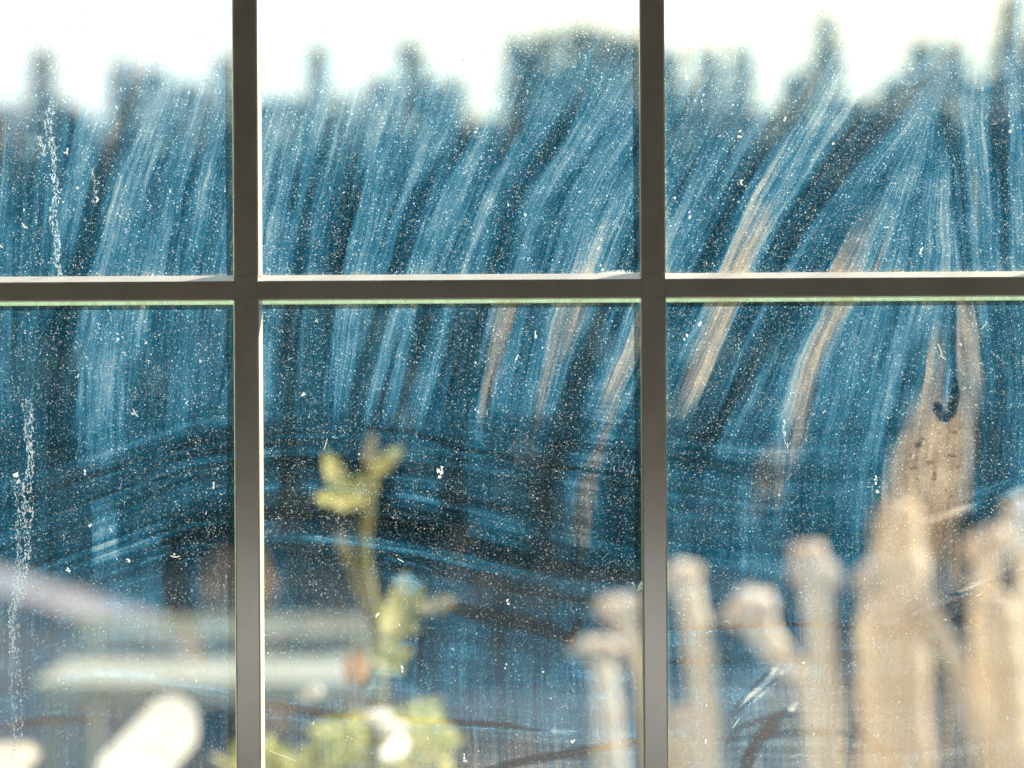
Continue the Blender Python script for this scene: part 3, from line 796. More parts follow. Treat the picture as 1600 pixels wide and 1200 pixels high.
# single splashes one can see
SPOTS = [(110, 232, 3.2), (42, 320, 2), (684, 735, 5), (688, 728, 3.4), (24, 735, 4), (27, 745, 3), (1368, 771, 4.2), (1366, 760, 2.4), (1367, 752, 1.8),
         (1223, 664, 2.6), (1232, 700, 1.5), (1440, 400, 3), (1440, 392, 2.4), (1441, 406, 2), (1077, 125, 2.6), (1077, 112, 1.8), (1103, 152, 3), (1102, 162, 2),
         (1080, 340, 2.6), (995, 915, 4), (998, 920, 2.6), (123, 580, 2), (291, 622, 2.6), (208, 640, 2), (187, 520, 2.6), (230, 530, 2), (333, 752, 3), (132, 728, 2.6), (139, 812, 2.4),
         (270, 860, 1.8), (103, 884, 3), (199, 870, 2.4), (585, 960, 3), (620, 974, 2), (625, 1040, 2.6), (790, 940, 3), (785, 1040, 2.4), (843, 1050, 2.2), (888, 1158, 2.6), (720, 1186, 3), (719, 1178, 2),
         (836, 525, 3), (808, 558, 2.6), (742, 564, 2.4), (1158, 215, 3.4), (1230, 190, 3), (1305, 233, 2.6), (1162, 290, 2.8), (798, 320, 2.4), (823, 336, 2.2), (747, 206, 2.4), (943, 420, 3),
         (228, 470, 3), (1040, 0, 1), (1582, 214, 3), (1580, 192, 2.6), (1094, 510, 3), (1072, 528, 4), (1250, 1040, 2), (1096, 1160, 2), (560, 706, 1.6), (495, 500, 1.8),
         (86, 210, 2), (156, 305, 2.4), (125, 285, 2), (200, 357, 2.2), (270, 292, 2), (60, 338, 1.6), (189, 163, 2), (300, 140, 1.6)]
rng2 = np.random.default_rng(3)
for sx, sy, r in SPOTS:
    ux, uy = unroll(sx, sy)
    m = int(rng2.integers(2, 5))
    cxs = ux + rng2.normal(0, r * 0.5, m); cys = uy + rng2.normal(0, r * 0.9, m)
    if not on_glass(np.array([ux]), np.array([uy]))[0]: continue
    flecks('dried_splash', cxs, cys, np.full(m, r * 0.72), np.tile([[0.93, 0.94, 0.90]], (m, 1)), yoff=0.0012, elong=np.full(m, 1.3), ang=rng2.normal(1.5, 0.5, m))

# crusty runs of dried water
def drip(pts, width, n, bright=0.8):
    pts = np.array(pts, float)
    seg = np.linalg.norm(np.diff(pts, axis=0), axis=1); cum = np.concatenate([[0], np.cumsum(seg)])
    t = np.sort(rng.random(n)) * cum[-1]
    cx = np.interp(t, cum, pts[:, 0]); cy = np.interp(t, cum, pts[:, 1])
    ph = cy * 0.09
    wd = width * (0.45 + 0.55 * np.abs(np.sin(cy * 0.021 + 1)))
    side = rng.choice([-1, 0, 1], n, p=[0.36, 0.28, 0.36])
    off = side * wd * 0.5 + rng.normal(0, wd * 0.10, n) + 1.5 * np.sin(ph) + 1.2 * np.sin(cy * 0.37 + side)
    ux, uy = unroll(cx + off, cy)
    ok = on_glass(ux, uy)
    tn = np.array([[0.86, 0.94, 0.99]]) * (0.6 + 0.4 * rng.random((n, 1))) * bright
    flecks('dried_run', ux[ok], uy[ok], (0.5 + rng.gamma(1.4, 0.32, n))[ok], tn[ok], yoff=0.0011, elong=1.2 + 1.6 * rng.random(ok.sum()), ang=rng.normal(1.57, 0.5, ok.sum()))
drip([(84, 150), (82, 190), (88, 240), (93, 290), (87, 330), (91, 370), (98, 428)], 9, 560, 1.0)
drip([(66, 205), (73, 235)], 4, 60, 1.0)
drip([(42, 615), (44, 650), (47, 700), (43, 750), (42, 800), (40, 850), (28, 930)], 12, 600, 0.9)
drip([(27, 740), (30, 800), (26, 860), (20, 930), (12, 1010)], 9, 330, 0.8)
drip([(1224, 664), (1226, 690), (1230, 714)], 2, 50, 1.0)
drip([(150, 255), (152, 285), (150, 310)], 4, 45, 0.8)
drip([(20, 925), (18, 1000), (22, 1100), (20, 1180)], 16, 260, 0.7)

# lint and hairs
def hair(pts, r=0.9):
    P3 = []
    pts = [np.array(p, float) for p in pts]
    for i in range(len(pts) - 1):
        for t in np.linspace(0, 1, 5)[:-1]: P3.append(pts[i] * (1 - t) + pts[i + 1] * t)
    P3.append(pts[-1])
    n = len(P3)
    vs_, fs = [], []
    for i, p in enumerate(P3):
        a = P3[max(i - 1, 0)]; b = P3[min(i + 1, n - 1)]
        d = (b - a) / max(np.linalg.norm(b - a), 1e-6); nn = np.array([-d[1], d[0]])
        wv = r * (0.5 + 0.5 * math.sin(math.pi * (i + 0.6) / (n + 0.2)))
        for s, yy in ((-1, 0), (0, -0.0005), (1, 0)):
            q = p + nn * wv * s
            ux, uy = unroll(q[0], q[1])
            vs_.append((gx(ux), GY - 0.0013 + yy, gz(uy)))
    for i in range(n - 1):
        for k in range(2): fs.append((3 * i + k, 3 * i + k + 1, 3 * i + k + 4, 3 * i + k + 3))
    o = mesh_obj('lint_fibre', vs_, fs, M['lint'], win)
M['lint'] = simple('pale lint', (0.85, 0.85, 0.80), (0.92, 0.92, 0.88), scale=50, transl=0.6)
hair([(511, 682), (507, 695), (505, 700)], 0.8); hair([(1466, 545), (1471, 558), (1470, 563), (1478, 570)], 0.8)
hair([(1534, 522), (1543, 512)], 1.0); hair([(0, 371), (5, 376), (8, 378)], 1.4)
hair([(38, 340), (42, 346), (47, 348)], 1.3); hair([(135, 549), (138, 553)], 0.8)
hair([(415, 1168), (440, 1178), (456, 1184)], 0.5); hair([(208, 632), (212, 640), (216, 645)], 1.0)
hair([(264, 862), (272, 864), (279, 863)], 1.1); hair([(170, 818), (174, 824)], 1.0); hair([(1227, 1187), (1248, 1182)], 0.6)
hair([(1139, 1140), (1145, 1132), (1150, 1125)], 1.0); hair([(618, 870), (628, 876)], 0.8)

# white flecks that paint the sun's glint in the corner above the ledge
nq = 420
qx = np.clip(rng.normal(968, 20, nq), 912, 1001)
qh = 5.0 * np.exp(-((qx - 968) / 24) ** 2) + 1.0
qy = 430.5 - rng.random(nq) ** 2.0 * qh
ux_, uy_ = unroll(qx, qy)
flecks('ledge_glint', ux_, uy_, 0.5 + 0.6 * rng.random(nq), np.tile([[1.0, 1.0, 1.0]], (nq, 1)), yoff=0.0012, kind='stuff')

# ------------------------------------------------------------------ outside: ground, trees, hedge
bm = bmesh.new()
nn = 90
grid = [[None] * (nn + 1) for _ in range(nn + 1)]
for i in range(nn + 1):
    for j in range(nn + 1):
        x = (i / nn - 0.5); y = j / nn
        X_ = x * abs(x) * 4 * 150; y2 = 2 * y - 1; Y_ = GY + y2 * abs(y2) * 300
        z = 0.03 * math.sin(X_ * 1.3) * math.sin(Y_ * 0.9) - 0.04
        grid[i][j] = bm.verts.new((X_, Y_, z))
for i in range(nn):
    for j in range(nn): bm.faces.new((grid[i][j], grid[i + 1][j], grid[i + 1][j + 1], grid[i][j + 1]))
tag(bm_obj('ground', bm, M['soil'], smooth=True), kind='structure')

def tube(bm, pts, rads, seg=10, cap=True):
    pts = [Vector(p) for p in pts]
    rings = []
    ref = Vector((0.3, 0.9, 0.2)).normalized()
    for i, p in enumerate(pts):
        d = (pts[min(i + 1, len(pts) - 1)] - pts[max(i - 1, 0)]).normalized()
        a = d.cross(ref).normalized(); b = d.cross(a).normalized()
        rings.append([bm.verts.new(p + (a * math.cos(t) + b * math.sin(t)) * rads[i]) for t in [2 * math.pi * k / seg for k in range(seg)]])
    for i in range(len(rings) - 1):
        for k in range(seg):
            bm.faces.new((rings[i][k], rings[i][(k + 1) % seg], rings[i + 1][(k + 1) % seg], rings[i + 1][k]))
    if cap:
        bm.faces.new(rings[0][::-1]); bm.faces.new(rings[-1])

def catmull(pts, rads, k=5):
    pts = [Vector(p) for p in pts]
    P_, R_ = [], []
    for i in range(len(pts) - 1):
        p0 = pts[max(i - 1, 0)]; p1 = pts[i]; p2 = pts[i + 1]; p3 = pts[min(i + 2, len(pts) - 1)]
        for s in range(k):
            t = s / k
            P_.append(0.5 * ((2 * p1) + (-p0 + p2) * t + (2 * p0 - 5 * p1 + 4 * p2 - p3) * t * t + (-p0 + 3 * p1 - 3 * p2 + p3) * t ** 3))
            R_.append(rads[i] * (1 - t) + rads[i + 1] * t)
    P_.append(pts[-1]); R_.append(rads[-1])
    return P_, R_

def spruce_mesh(seed, H=8.0, RB=1.35):
    rr = random.Random(seed)
    vs_, fs = [], []
    z = 0.35
    while z < H * 0.995:
        f = 1 - z / H
        rmax = RB * (f ** 0.74) * (0.8 + 0.4 * rr.random()) + 0.12
        nb_ = max(4, int(9 + 9 * f))
        for k in range(nb_):
            a = rr.random() * 6.283
            L = rmax * (0.6 + 0.5 * rr.random())
            ns = max(2, int(L / 0.16))
            for s in range(ns):
                t = (s + rr.random() * 0.6) / ns
                r_ = L * (0.12 + 0.9 * t)
                cz = z + 0.18 * L * t - 0.30 * L * t * t + rr.uniform(-0.06, 0.06)
                c = Vector((math.cos(a) * r_, math.sin(a) * r_, cz))
                for q in range(4):
                    side = Vector((-math.sin(a), math.cos(a), 0)) * rr.uniform(-1, 1) + Vector((math.cos(a), math.sin(a), rr.uniform(-0.7, 0.3)))
                    side.normalize()
                    up = side.cross(Vector((rr.uniform(-1, 1), rr.uniform(-1, 1), rr.uniform(-1, 1)))).normalized()
                    l_, w_ = rr.uniform(0.16, 0.30) * (0.65 + 0.5 * f), rr.uniform(0.05, 0.10) * (0.7 + 0.5 * f)
                    b = len(vs_)
                    vs_ += [c - up * w_, c + side * l_ * 0.6 - up * w_ * 0.6, c + side * l_, c + side * l_ * 0.5 + up * w_]
                    fs.append((b, b + 1, b + 2, b + 3))
        z += 0.13 + 0.11 * f
    return vs_, fs

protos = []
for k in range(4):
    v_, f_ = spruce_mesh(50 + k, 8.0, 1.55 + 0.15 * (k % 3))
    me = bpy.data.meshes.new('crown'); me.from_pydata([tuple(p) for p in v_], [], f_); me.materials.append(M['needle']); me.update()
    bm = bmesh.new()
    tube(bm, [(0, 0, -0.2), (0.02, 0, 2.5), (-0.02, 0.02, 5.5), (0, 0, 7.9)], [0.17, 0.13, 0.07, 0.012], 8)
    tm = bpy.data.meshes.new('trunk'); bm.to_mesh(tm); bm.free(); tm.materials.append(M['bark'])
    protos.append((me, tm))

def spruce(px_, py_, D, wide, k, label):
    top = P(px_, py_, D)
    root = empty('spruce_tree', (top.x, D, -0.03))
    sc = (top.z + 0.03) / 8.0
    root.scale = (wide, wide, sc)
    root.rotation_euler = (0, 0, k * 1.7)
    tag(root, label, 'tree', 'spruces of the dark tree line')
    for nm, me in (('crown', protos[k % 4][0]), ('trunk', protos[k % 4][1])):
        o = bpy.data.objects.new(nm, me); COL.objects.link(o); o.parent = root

# (x, y of the tip on the skyline, distance, spread)
TREES = [(-70,120,27,1.0),(12,148,26,.95),(72,62,27,.62),(108,150,25,1.0),(150,172,26,.9),(196,80,28,.72),(245,96,26,.95),(300,120,27,1.05),(358,80,26,.85),
         (418,140,27,.95),(462,140,28,.9),(502,62,26,.62),(545,140,27,1.0),(596,112,28,.95),(646,62,26,1.0),(690,118,27,.8),(722,112,28,.62),(762,176,27,.9),(812,52,26,.85),
         (856,44,27,1.0),(905,38,28,1.15),(952,42,26,1.15),(998,56,27,1.1),(1050,76,26,1.0),(1110,76,27,1.0),(1164,66,28,.75),(1206,170,26,.9),(1248,110,27,.85),(1296,26,27,.85),
         (1345,150,26,.95),(1398,120,28,.95),(1446,66,26,.9),(1496,64,27,.85),(1540,130,28,.9),(1588,-6,26,.8),(1640,60,27,1.1),(1700,40,27,1.0)]
WHERE = ['far left of the skyline', 'left edge of the view', 'narrow spike left of the dried white run', 'low top right of the white run', 'low dip in the left pane',
         'narrow spike in the middle of the upper left pane', 'broader tip in the upper left pane', 'blunt tip left of the left upright bar', 'tip hard against the left upright bar',
         'low tip just right of the left upright bar', 'low tip before the thin spike', 'thin spike in the upper middle pane', 'low shoulder after the thin spike', 'shoulder left of the pointed crown',
         'pointed crown in the upper middle pane', 'shoulder right of the pointed crown', 'thin tip beside the bright gap', 'lowest top under the bright gap', 'steep side right of the bright gap',
         'tall rounded top right of the bright gap', 'tallest mass in the upper middle pane', 'tall top near the right upright bar', 'top touching the right upright bar',
         'first top right of the right upright bar', 'second top right of the right upright bar', 'pointed tip before the small gap', 'low top under the small gap',
         'shoulder below the tall leaning smear', 'tall tip at the leaning smear', 'low top after the tall tip', 'broad low top in the right pane', 'tip above the fan of smears',
         'second tip above the fan of smears', 'low top before the right edge', 'tallest tip at the right edge', 'tree beyond the right edge', 'last tree beyond the right edge']
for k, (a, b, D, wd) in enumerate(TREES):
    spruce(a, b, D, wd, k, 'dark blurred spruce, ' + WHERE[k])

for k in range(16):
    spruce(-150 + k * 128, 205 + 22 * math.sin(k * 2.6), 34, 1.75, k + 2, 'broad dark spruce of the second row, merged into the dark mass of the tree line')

def leaf_cloud(n, sampler, size, seed, flat=0.5):
    rr = random.Random(seed)
    vs_, fs = [], []
    for _ in range(n):
        c = Vector(sampler(rr))
        a = Vector((rr.gauss(0, 1), rr.gauss(0, 1), rr.gauss(0, 1))).normalized()
        b = a.cross(Vector((rr.gauss(0, 1), rr.gauss(0, 1), rr.gauss(0, 1)))).normalized()
        s = size * rr.uniform(0.6, 1.4)
        k = len(vs_)
        vs_ += [c - a * s, c + b * s * flat, c + a * s, c - b * s * flat]
        fs.append((k, k + 1, k + 2, k + 3))
    return vs_, fs

# dark hedge in front of the tree line, bush by bush
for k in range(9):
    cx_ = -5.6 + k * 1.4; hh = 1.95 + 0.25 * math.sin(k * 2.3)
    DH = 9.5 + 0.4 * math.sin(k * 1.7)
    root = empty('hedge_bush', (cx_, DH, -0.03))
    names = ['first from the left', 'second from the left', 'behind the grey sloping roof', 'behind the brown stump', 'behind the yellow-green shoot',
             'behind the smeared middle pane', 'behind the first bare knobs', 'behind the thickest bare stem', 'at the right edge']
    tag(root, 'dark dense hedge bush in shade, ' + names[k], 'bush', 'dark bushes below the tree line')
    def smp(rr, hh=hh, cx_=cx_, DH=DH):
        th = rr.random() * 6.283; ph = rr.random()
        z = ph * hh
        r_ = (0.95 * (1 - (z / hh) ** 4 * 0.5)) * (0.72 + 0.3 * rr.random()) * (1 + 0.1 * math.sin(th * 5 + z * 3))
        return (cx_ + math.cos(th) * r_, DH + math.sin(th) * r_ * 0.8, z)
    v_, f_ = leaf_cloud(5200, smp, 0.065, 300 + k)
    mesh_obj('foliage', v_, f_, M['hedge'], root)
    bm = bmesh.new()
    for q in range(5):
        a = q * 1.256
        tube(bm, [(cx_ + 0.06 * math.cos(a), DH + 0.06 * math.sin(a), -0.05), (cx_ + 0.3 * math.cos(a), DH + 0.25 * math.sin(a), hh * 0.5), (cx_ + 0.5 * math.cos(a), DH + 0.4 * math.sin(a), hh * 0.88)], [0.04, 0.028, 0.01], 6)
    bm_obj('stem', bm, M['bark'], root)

# ------------------------------------------------------------------ outside: low shed, stump, bench, board, post
def ppx(D): return S * D / GY
# lean-to shed with a sloping grey roof, far left
D0 = 5.6
sh = empty('garden_shed', (P(-150, 900, D0).x, D0, 0))
tag(sh, 'low grey lean-to with a sloping roof at the left edge', 'shed')
a, b, c = P(-420, 790, D0), P(0, 885, D0), P(280, 1010, D0)
bm = bmesh.new()
t_ = 0.05
pv = [(a.x, D0, a.z), (c.x, D0, c.z), (c.x, D0 + 0.5, c.z), (a.x, D0 + 0.5, a.z)]
top = [bm.verts.new(p) for p in pv]; bot = [bm.verts.new((p[0], p[1], p[2] - t_)) for p in pv]
bm.faces.new(top); bm.faces.new(bot[::-1])
for i in range(4): bm.faces.new((top[i], bot[i], bot[(i + 1) % 4], top[(i + 1) % 4]))
bmesh.ops.recalc_face_normals(bm, faces=bm.faces)
bm_obj('roof', bm, M['slate'], sh)
bm = bmesh.new()
nbd = 12
for i in range(nbd):
    x0 = a.x + 0.04 + (c.x - a.x - 0.1) * i / nbd; x1 = a.x + 0.04 + (c.x - a.x - 0.1) * (i + 1) / nbd - 0.006
    zt = a.z + (c.z - a.z) * ((x1 - a.x) / (c.x - a.x)) - t_ - 0.005
    box(bm, x0, x1, D0 + 0.08, D0 + 0.10, -0.03, zt)
bm_obj('board_wall', bm, M['shedwall'], sh)

# tall brown stump behind the left upright bar
D1 = 6.5
q = P(367, 872, D1); rpx = ppx(D1)
st = empty('tree_stump', (q.x, D1, 0))
tag(st, 'tall red-brown tree stump partly hidden by the left upright bar', 'stump')
bm = bmesh.new()
pts, rads = [], []
for i in range(14):
    t = i / 13
    pts.append((q.x + 0.012 * math.sin(i * 1.3), D1, -0.05 + t * (q.z + 0.05)))
    rads.append(rpx * (50 + 6 * math.sin(i * 1.9) + (1 - t) ** 3 * 30))
tube(bm, pts, rads, 18)
bmesh.ops.subdivide_edges(bm, edges=bm.edges[:], cuts=1)
for v in bm.verts:
    th = math.atan2(v.co.y - D1, v.co.x - q.x)
    v.co.x += 0.012 * math.cos(th) * math.sin(th * 7 + v.co.z * 4); v.co.y += 0.012 * math.sin(th) * math.sin(th * 7 + v.co.z * 4)
bm_obj('trunk', bm, M['stump'], st, smooth=True)
bm = bmesh.new()
tube(bm, [(q.x - 0.05, D1, q.z - 0.01), (q.x - 0.08, D1 - 0.01, q.z + 0.05)], [0.05, 0.02], 8)
tube(bm, [(q.x + 0.06, D1, q.z - 0.01), (q.x + 0.07, D1 - 0.01, q.z + 0.03)], [0.04, 0.015], 8)
bm_obj('splinter', bm, M['stump'], st)

# pale green-white bench
D2 = 5.0
k2 = ppx(D2)
bl, br = P(75, 1000, D2), P(565, 1000, D2)
be = empty('garden_bench', ((bl.x + br.x) / 2, D2, 0))
tag(be, 'pale green-white garden bench with a slatted back, behind the yellow-green shoot', 'bench')
def Zp(py): return EYE - (py - 600) * k2
for (y0_, y1_) in ((983, 1018), (1024, 1030)):
    bm = bmesh.new(); box(bm, bl.x, br.x, D2 + 0.30, D2 + 0.33, Zp(y1_), Zp(y0_), bevel=0.006)
    bm_obj('back_rail', bm, M['bench'], be)
bm = bmesh.new()
for i in range(4):
    box(bm, bl.x - 0.02, br.x + 0.02, D2 - 0.14 + i * 0.11, D2 - 0.04 + i * 0.11, Zp(1062), Zp(1050) + 0.004 * i, bevel=0.004)
bm_obj('seat', bm, M['bench'], be)
bm = bmesh.new(); box(bm, bl.x, br.x, D2 - 0.13, D2 - 0.10, Zp(1088), Zp(1063), bevel=0.003)
bm_obj('apron', bm, M['bench'], be)
for xx in (bl.x + 0.03, br.x - 0.03):
    bm = bmesh.new(); box(bm, xx - 0.025, xx + 0.025, D2 + 0.335, D2 + 0.375, -0.04, Zp(980), bevel=0.004); bm_obj('leg', bm, M['bench'], be)
    bm = bmesh.new(); box(bm, xx - 0.025, xx + 0.025, D2 - 0.095, D2 - 0.055, -0.04, Zp(1063), bevel=0.004); bm_obj('leg', bm, M['bench'], be)

# pale stones lying on the back rail
def lump(name, px_, py_, D, rx, rz, mat, label=None, cat=None, parent=None, group=None, tilt=0.0, ry=None, seed=0, slant=0.0):
    k = ppx(D); c = P(px_, py_, D)
    bm = bmesh.new(); bmesh.ops.create_icosphere(bm, subdivisions=3, radius=1.0)
    for v in bm.verts:
        n_ = 1 + 0.07 * math.sin(v.co.x * 5 + seed) + 0.06 * math.sin(v.co.z * 7 + v.co.y * 3 + seed)
        x_, y_, z_ = v.co.x * rx * k * n_, v.co.y * (ry or rx) * k, v.co.z * rz * k * n_
        v.co = Vector((c.x + x_ * math.cos(tilt) - z_ * math.sin(tilt), D + y_ - x_ * slant, c.z + x_ * math.sin(tilt) + z_ * math.cos(tilt)))
    o = bm_obj(name, bm, mat, parent, smooth=True, base=None if parent else (c.x, D, c.z))
    if label: tag(o, label, cat, group)
    return o
M['stone'] = simple('cream pebble', (0.72, 0.64, 0.52), (0.80, 0.74, 0.64), rough=0.7, scale=20)
lump('garden_stone', 426, 975, D2 + 0.34, 22, 15, M['stone'], 'cream rounded stone on the bench back beside the left upright bar', 'stone')
lump('garden_stone', 495, 980, D2 + 0.34, 20, 12, M['stone'], 'smaller dull stone near the middle of the bench back', 'stone', seed=3)

# white rounded board leaning in the lower left
D3 = 3.4
k3 = ppx(D3)
q = P(262, 1098, D3)
lb = empty('board', (P(205, 1180, 3.1).x, 3.1, 0))
tag(lb, 'overexposed white round-ended board lying tilted in the lower left pane', 'board')
def on_board(px_, py_, drop=0.0):
    v = P(px_, py_, 3.4 - (py_ - 1080) / 160 * 0.62); v.z -= drop
    return v
ax, ay, bx2, by2, rb = 263, 1122, 190, 1200, 40
ca, sa = (bx2 - ax), (by2 - ay); ln = math.hypot(ca, sa); ca /= ln; sa /= ln
outl = []
for i in range(15):
    t = math.pi * (i / 14) + math.pi / 2
    c_, s_ = math.cos(t), math.sin(t)
    outl.append((ax + rb * (c_ * ca - s_ * sa), ay + rb * (c_ * sa + s_ * ca)))
for i in range(15):
    t = math.pi * (i / 14) - math.pi / 2
    c_, s_ = math.cos(t), math.sin(t)
    outl.append((bx2 + rb * 1.1 * (c_ * ca - s_ * sa), by2 + rb * 1.1 * (c_ * sa + s_ * ca)))
bm = bmesh.new()
f_ = [bm.verts.new(on_board(*o_)) for o_ in outl]
g_ = [bm.verts.new(on_board(*o_, 0.02)) for o_ in outl]
bm.faces.new(f_); bm.faces.new(g_[::-1])
for i in range(len(f_)): bm.faces.new((f_[i], g_[i], g_[(i + 1) % len(f_)], f_[(i + 1) % len(f_)]))
bmesh.ops.triangulate(bm, faces=bm.faces[:])
bmesh.ops.recalc_face_normals(bm, faces=bm.faces)
bm_obj('top', bm, M['white'], lb)
for (px_, py_) in ((235, 1150), (180, 1205)):
    c = on_board(px_, py_, 0.022)
    bm = bmesh.new(); box(bm, c.x - 0.02, c.x + 0.02, c.y - 0.02, c.y + 0.02, -0.04, c.z - 0.004, bevel=0.003)
    bm_obj('leg', bm, M['shedwall'], lb)

# cream plinth in the corner, its sunlit top showing
D4 = 3.0
a, b = P(-70, 1150, D4), P(57, 1150, D4)
po = empty('stone_plinth', ((a.x + b.x) / 2, D4 - 0.25, 0))
tag(po, 'cream square-edged plinth with a bright top in the bottom left corner', 'plinth')
bm = bmesh.new(); box(bm, a.x + 0.02, b.x - 0.02, D4 - 0.52, D4 - 0.02, -0.04, a.z - 0.041, bevel=0.006); bm_obj('base', bm, M['cream'], po)
bm = bmesh.new(); box(bm, a.x, b.x, D4 - 0.54, D4, a.z - 0.04, a.z, bevel=0.012); bm_obj('slab', bm, M['cream'], po)

# ------------------------------------------------------------------ outside: the bare knobby shrub on the right
D5 = 4.0
k5 = ppx(D5)
ks = empty('pruned_shrub', (P(1250, 1200, D5).x, D5, 0))
tag(ks, 'sunlit cut-back shrub of thick bare tan stems ending in knobs', 'shrub')
def knobby(pts, knobs, dy=0.0, seed=0):
    """pts: (x, y, r) along the stem from the top down to the ground; knobs: lumps fused to the head"""
    rr = random.Random(seed)
    P3 = [P(a, b, D5 + dy) for a, b, r in pts]; Rr = [r * k5 for a, b, r in pts]
    last = P3[-1]
    P3.append(Vector((last.x * 0.9 + ks.location.x * 0.1, D5 + dy * 0.5, last.z * 0.5))); Rr.append(Rr[-1] * 1.1)
    P3.append(Vector((last.x * 0.8 + ks.location.x * 0.2, D5 + dy * 0.3, -0.05))); Rr.append(Rr[-1] * 1.2)
    P4, R4 = catmull(P3, Rr, 8)
    bm = bmesh.new()
    R4 = [r * (1 + 0.06 * math.sin(i * 0.9 + seed) + rr.uniform(-0.03, 0.03)) for i, r in enumerate(R4)]
    tube(bm, P4, R4, 16)
    s = bm_obj('stem', bm, M['stem'], ks, smooth=True)
    for (a, b, rx, rz, tl) in knobs:
        c = P(a, b, D5 + dy)
        bm = bmesh.new(); bmesh.ops.create_icosphere(bm, subdivisions=3, radius=1.0)
        for v in bm.verts:
            n_ = 1 + 0.10 * math.sin(v.co.x * 6 + seed) + 0.10 * math.sin(v.co.z * 7 + v.co.y * 5 + seed * 2)
            x_, y_, z_ = v.co.x * rx * k5 * n_, v.co.y * (rx + rz) * 0.5 * k5 * n_, v.co.z * rz * k5 * n_
            v.co = Vector((c.x + x_ * math.cos(tl) + z_ * math.sin(tl), c.y + y_, c.z - x_ * math.sin(tl) + z_ * math.cos(tl)))
        bm_obj('knob', bm, M['stem_tip'], s, smooth=True)
knobby([(965, 958, 22), (985, 1010, 20), (1003, 1060, 19), (1012, 1130, 20), (1018, 1220, 22)], [(958, 955, 31, 22, 0.2), (982, 948, 22, 18, 0)], 0.0, 1)
knobby([(935, 1030, 18), (940, 1070, 19), (943, 1130, 21), (950, 1220, 25)], [(915, 1012, 28, 15, -0.3), (945, 1012, 20, 14, 0.2)], -0.12, 2)
knobby([(1062, 905, 24), (1076, 950, 21), (1084, 1000, 22), (1092, 1080, 23), (1098, 1220, 26)], [(1062, 900, 30, 20, -0.1), (1045, 908, 20, 16, 0.3)], 0.05, 3)
knobby([(1172, 962, 30), (1195, 1005, 24), (1230, 1045, 20), (1262, 1085, 20), (1270, 1220, 22)], [(1172, 952, 38, 28, 0.1), (1140, 968, 20, 18, 0.6)], 0.12, 4)
knobby([(1266, 890, 28), (1272, 940, 23), (1277, 1000, 22), (1280, 1080, 24), (1282, 1140, 27), (1285, 1220, 29)], [(1260, 872, 30, 22, 0), (1292, 905, 20, 24, -0.6), (1245, 900, 18, 18, 0)], 0.0, 5)
knobby([(1408, 815, 28), (1402, 880, 42), (1398, 960, 45), (1400, 1060, 45), (1405, 1220, 46)], [(1408, 812, 32, 26, 0), (1360, 912, 24, 34, 0.1)], 0.0, 6)
knobby([(1446, 965, 15), (1482, 1030, 17), (1512, 1110, 18), (1535, 1220, 20)], [(1440, 950, 18, 20, -0.4)], -0.1, 7)
knobby([(1548, 868, 20), (1534, 930, 18), (1532, 1010, 19), (1540, 1100, 21), (1552, 1220, 23)], [(1552, 850, 20, 26, 0.3), (1522, 866, 16, 28, -0.1)], 0.08, 8)
knobby([(1595, 820, 26), (1612, 900, 28), (1608, 1000, 28), (1600, 1100, 30), (1598, 1220, 32)], [(1592, 808, 26, 26, 0.4), (1640, 830, 24, 22, 0)], 0.02, 9)
knobby([(1370, 930, 22), (1362, 990, 28), (1366, 1080, 30), (1372, 1220, 32)], [(1368, 918, 24, 22, 0.1)], 0.2, 12)
knobby([(1560, 960, 22), (1568, 1040, 26), (1572, 1120, 28), (1575, 1220, 32)], [(1556, 952, 24, 18, 0.1)], -0.15, 13)
knobby([(1060, 1120, 18), (1062, 1160, 20), (1066, 1220, 24)], [(1055, 1118, 18, 13, 0)], -0.15, 11)

# ------------------------------------------------------------------ outside: yellow-green shoot in the middle
D6 = 2.3
k6 = ppx(D6)
def leaf(parent, base, tip, width, mat, fold=0.25, D=D6, dy=0.0):
    """a folded, slightly curved blade from base to tip (glass units)"""
    b, t = P(*base, D), P(*tip, D)
    b.y += dy; t.y += dy + 0.02
    d = t - b; L = d.length; d.normalize()
    n1 = d.cross(Vector((0, 1, 0))).normalized(); up = n1.cross(d).normalized()
    vs_, fs = [], []
    m = 9
    wv = width * 0.82 * ppx(D)
    for i in range(m):
        s = i / (m - 1)
        wid = wv * (math.sin(math.pi * min(1, s * 0.92 + 0.08)) ** 0.7)
        c = b + d * L * s + up * (-0.12 * L * math.sin(s * math.pi))
        for q_ in (-1, -0.5, 0, 0.5, 1):
            vs_.append(c + n1 * wid * q_ + up * fold * wid * abs(q_))
    for i in range(m - 1):
        for q_ in range(4): fs.append((5 * i + q_, 5 * i + q_ + 1, 5 * i + q_ + 6, 5 * i + q_ + 5))
    return mesh_obj('leaf', vs_, fs, mat, parent, smooth=True)
sp = empty('young_shoot', (P(585, 1200, D6).x, D6, 0))
tag(sp, 'yellow-green leafy shoot with an orange hip in the lower middle pane', 'plant')
bm = bmesh.new()
def branch(bm, pts, D=D6):
    P3, Rr = catmull([P(a, b, D) for a, b, r in pts], [r * 0.78 * k6 for a, b, r in pts], 6)
    tube(bm, P3, Rr, 10)
branch(bm, [(578, 690, 4), (576, 740, 7), (572, 800, 10), (566, 860, 11), (575, 930, 14), (588, 1000, 15), (585, 1080, 16), (580, 1200, 17), (580, 1350, 18)])
base_ = P(580, 1350, D6)
tube(bm, [base_, Vector((base_.x, D6, -0.05))], [18 * k6, 20 * k6], 10)
branch(bm, [(532, 850, 9), (552, 890, 11), (566, 930, 12), (578, 970, 12)])
branch(bm, [(640, 925, 7), (625, 960, 9), (608, 1000, 10), (590, 1040, 11)])
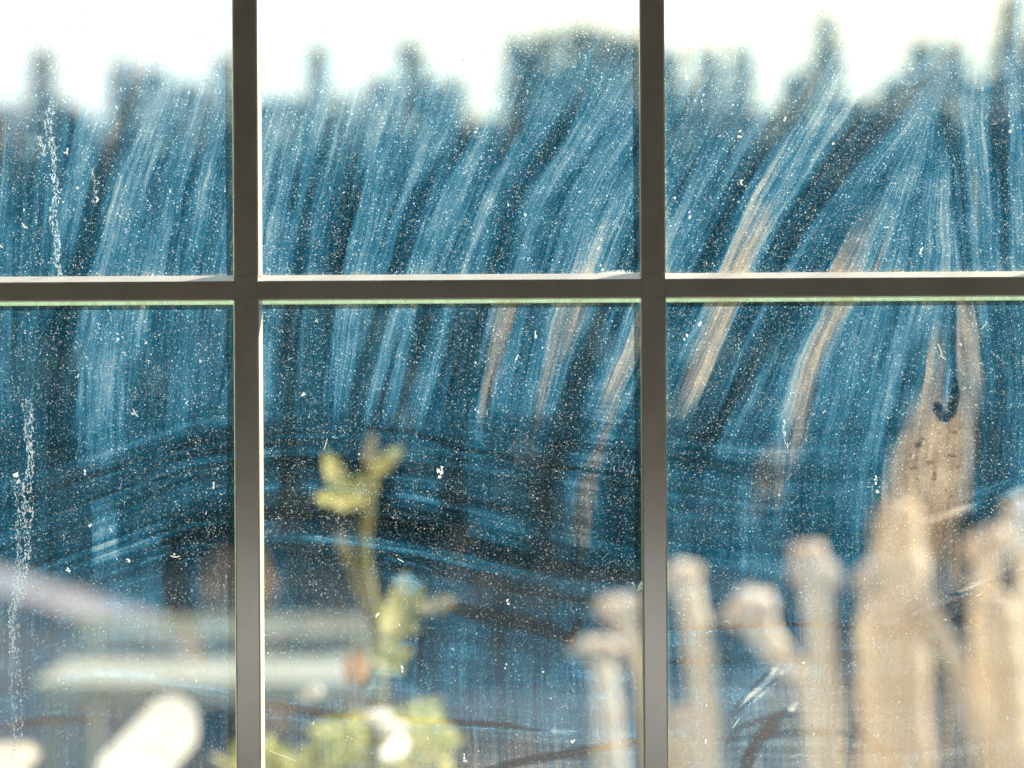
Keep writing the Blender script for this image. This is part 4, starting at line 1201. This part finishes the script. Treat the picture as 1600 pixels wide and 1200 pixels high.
branch(bm, [(555, 1040, 5), (572, 1070, 7), (585, 1095, 9)])
branch(bm, [(700, 940, 4), (665, 945, 6), (632, 960, 7)])
bm_obj('stalk', bm, M['shoot'], sp, smooth=True)
LV = [((545, 780), (508, 700), 19, 'leaf'), ((528, 770), (520, 715), 16, 'leaf'), ((568, 782), (484, 776), 17, 'leaf'), ((556, 788), (500, 768), 16, 'leaf'),
      ((564, 786), (580, 728), 19, 'leaf'), ((556, 780), (563, 735), 13, 'leaf'), ((576, 735), (626, 698), 15, 'leaf'), ((578, 742), (612, 712), 14, 'leaf_dull'), ((576, 725), (580, 672), 12, 'leaf_dull'),
      ((560, 910), (520, 828), 12, 'leaf_dull'),
      ((600, 1010), (632, 890), 21, 'leaf'), ((610, 1000), (655, 910), 20, 'leaf'), ((590, 1000), (610, 930), 22, 'leaf'), ((605, 960), (650, 985), 19, 'leaf'), ((600, 980), (618, 1060), 17, 'leaf'),
      ((650, 945), (712, 935), 15, 'leaf_dull'), ((660, 945), (700, 950), 12, 'leaf_dull'), ((575, 960), (545, 900), 12, 'leaf_dull'), ((590, 1050), (640, 1010), 12, 'leaf'),
      ((575, 1080), (545, 1000), 13, 'leaf_dull'), ((600, 1040), (575, 985), 16, 'leaf')]
for i, (b_, t_, wd_, mt) in enumerate(LV):
    leaf(sp, b_, t_, wd_, M[mt], dy=0.012 * ((i * 7) % 5 - 2))
lump('hip', 552, 1043, D6 - 0.03, 20, 24, M['hip'], parent=sp)

# low yellow-green plant along the bottom
D7 = 2.5
lp = empty('leafy_plant', (P(560, 1200, D7).x, D7, 0))
tag(lp, 'low yellow-green leafy plant with white glint shapes on its leaves below the shoot', 'plant')
rr = random.Random(5)
bm = bmesh.new()
for i in range(16):
    tx = 400 + i * 20 + rr.uniform(-8, 8)
    g0 = Vector((lp.location.x + rr.uniform(-0.08, 0.08), D7 + rr.uniform(-0.05, 0.1), -0.05))
    tp = P(tx, 1150 + rr.uniform(0, 30), D7)
    tube(bm, [g0, (g0 + tp) / 2 + Vector((rr.uniform(-0.05, 0.05), 0, 0.05)), tp], [0.008, 0.006, 0.003], 6)
bm_obj('stalk', bm, M['shoot'], lp)
vs_, fs = [], []
def add_leaf(c, d, L, wv, rr):
    d = d.normalized(); n1 = d.cross(Vector((rr.gauss(0, 1), rr.gauss(0, 1), rr.gauss(0, 1)))).normalized(); up = n1.cross(d)
    k = len(vs_)
    for s, w_ in ((0, 0.1), (0.3, 0.9), (0.6, 1.0), (1.0, 0.05)):
        p = c + d * L * s - Vector((0, 0, 0.15 * L * s * s))
        vs_.extend([p - n1 * wv * w_ + up * wv * w_ * 0.3, p, p + n1 * wv * w_ + up * wv * w_ * 0.3])
    for i in range(3):
        for q_ in range(2): fs.append((k + 3 * i + q_, k + 3 * i + q_ + 1, k + 3 * i + q_ + 4, k + 3 * i + q_ + 3))
def topline(x): return np.interp(x, [350, 385, 400, 440, 480, 520, 560, 590, 640, 660, 690, 705, 740], [1180, 1165, 1158, 1182, 1165, 1120, 1108, 1132, 1100, 1098, 1118, 1180, 1300])
n_made = 0
while n_made < 420:
    x_ = rr.uniform(352, 735); y_ = topline(x_) + abs(rr.gauss(0, 70)) + 6
    if y_ > 1420: continue
    if abs(x_ - 455) < 45 and y_ < 1170: continue
    c = P(x_, y_, D7 + rr.uniform(-0.10, 0.12))
    add_leaf(c, Vector((rr.gauss(0, 1), rr.gauss(0, 0.6), rr.gauss(0.6, 0.7))), rr.uniform(0.022, 0.05), rr.uniform(0.008, 0.016), rr)
    n_made += 1
mesh_obj('foliage', vs_, fs, M['leaf'], lp, smooth=True)
for (px_, py_, rx_, rz_, tl_) in ((585, 1120, 22, 15, -0.5), (610, 1138, 24, 15, -0.5), (612, 1168, 21, 17, 0.2), (482, 1080, 15, 12, 0)):
    lump('leaf_glint', px_, py_, D7 - 0.24, rx_, rz_, M['glint'], parent=lp, tilt=tl_, ry=5, slant=-1.5)  # flattened white lumps stand in for highlights on the leaves
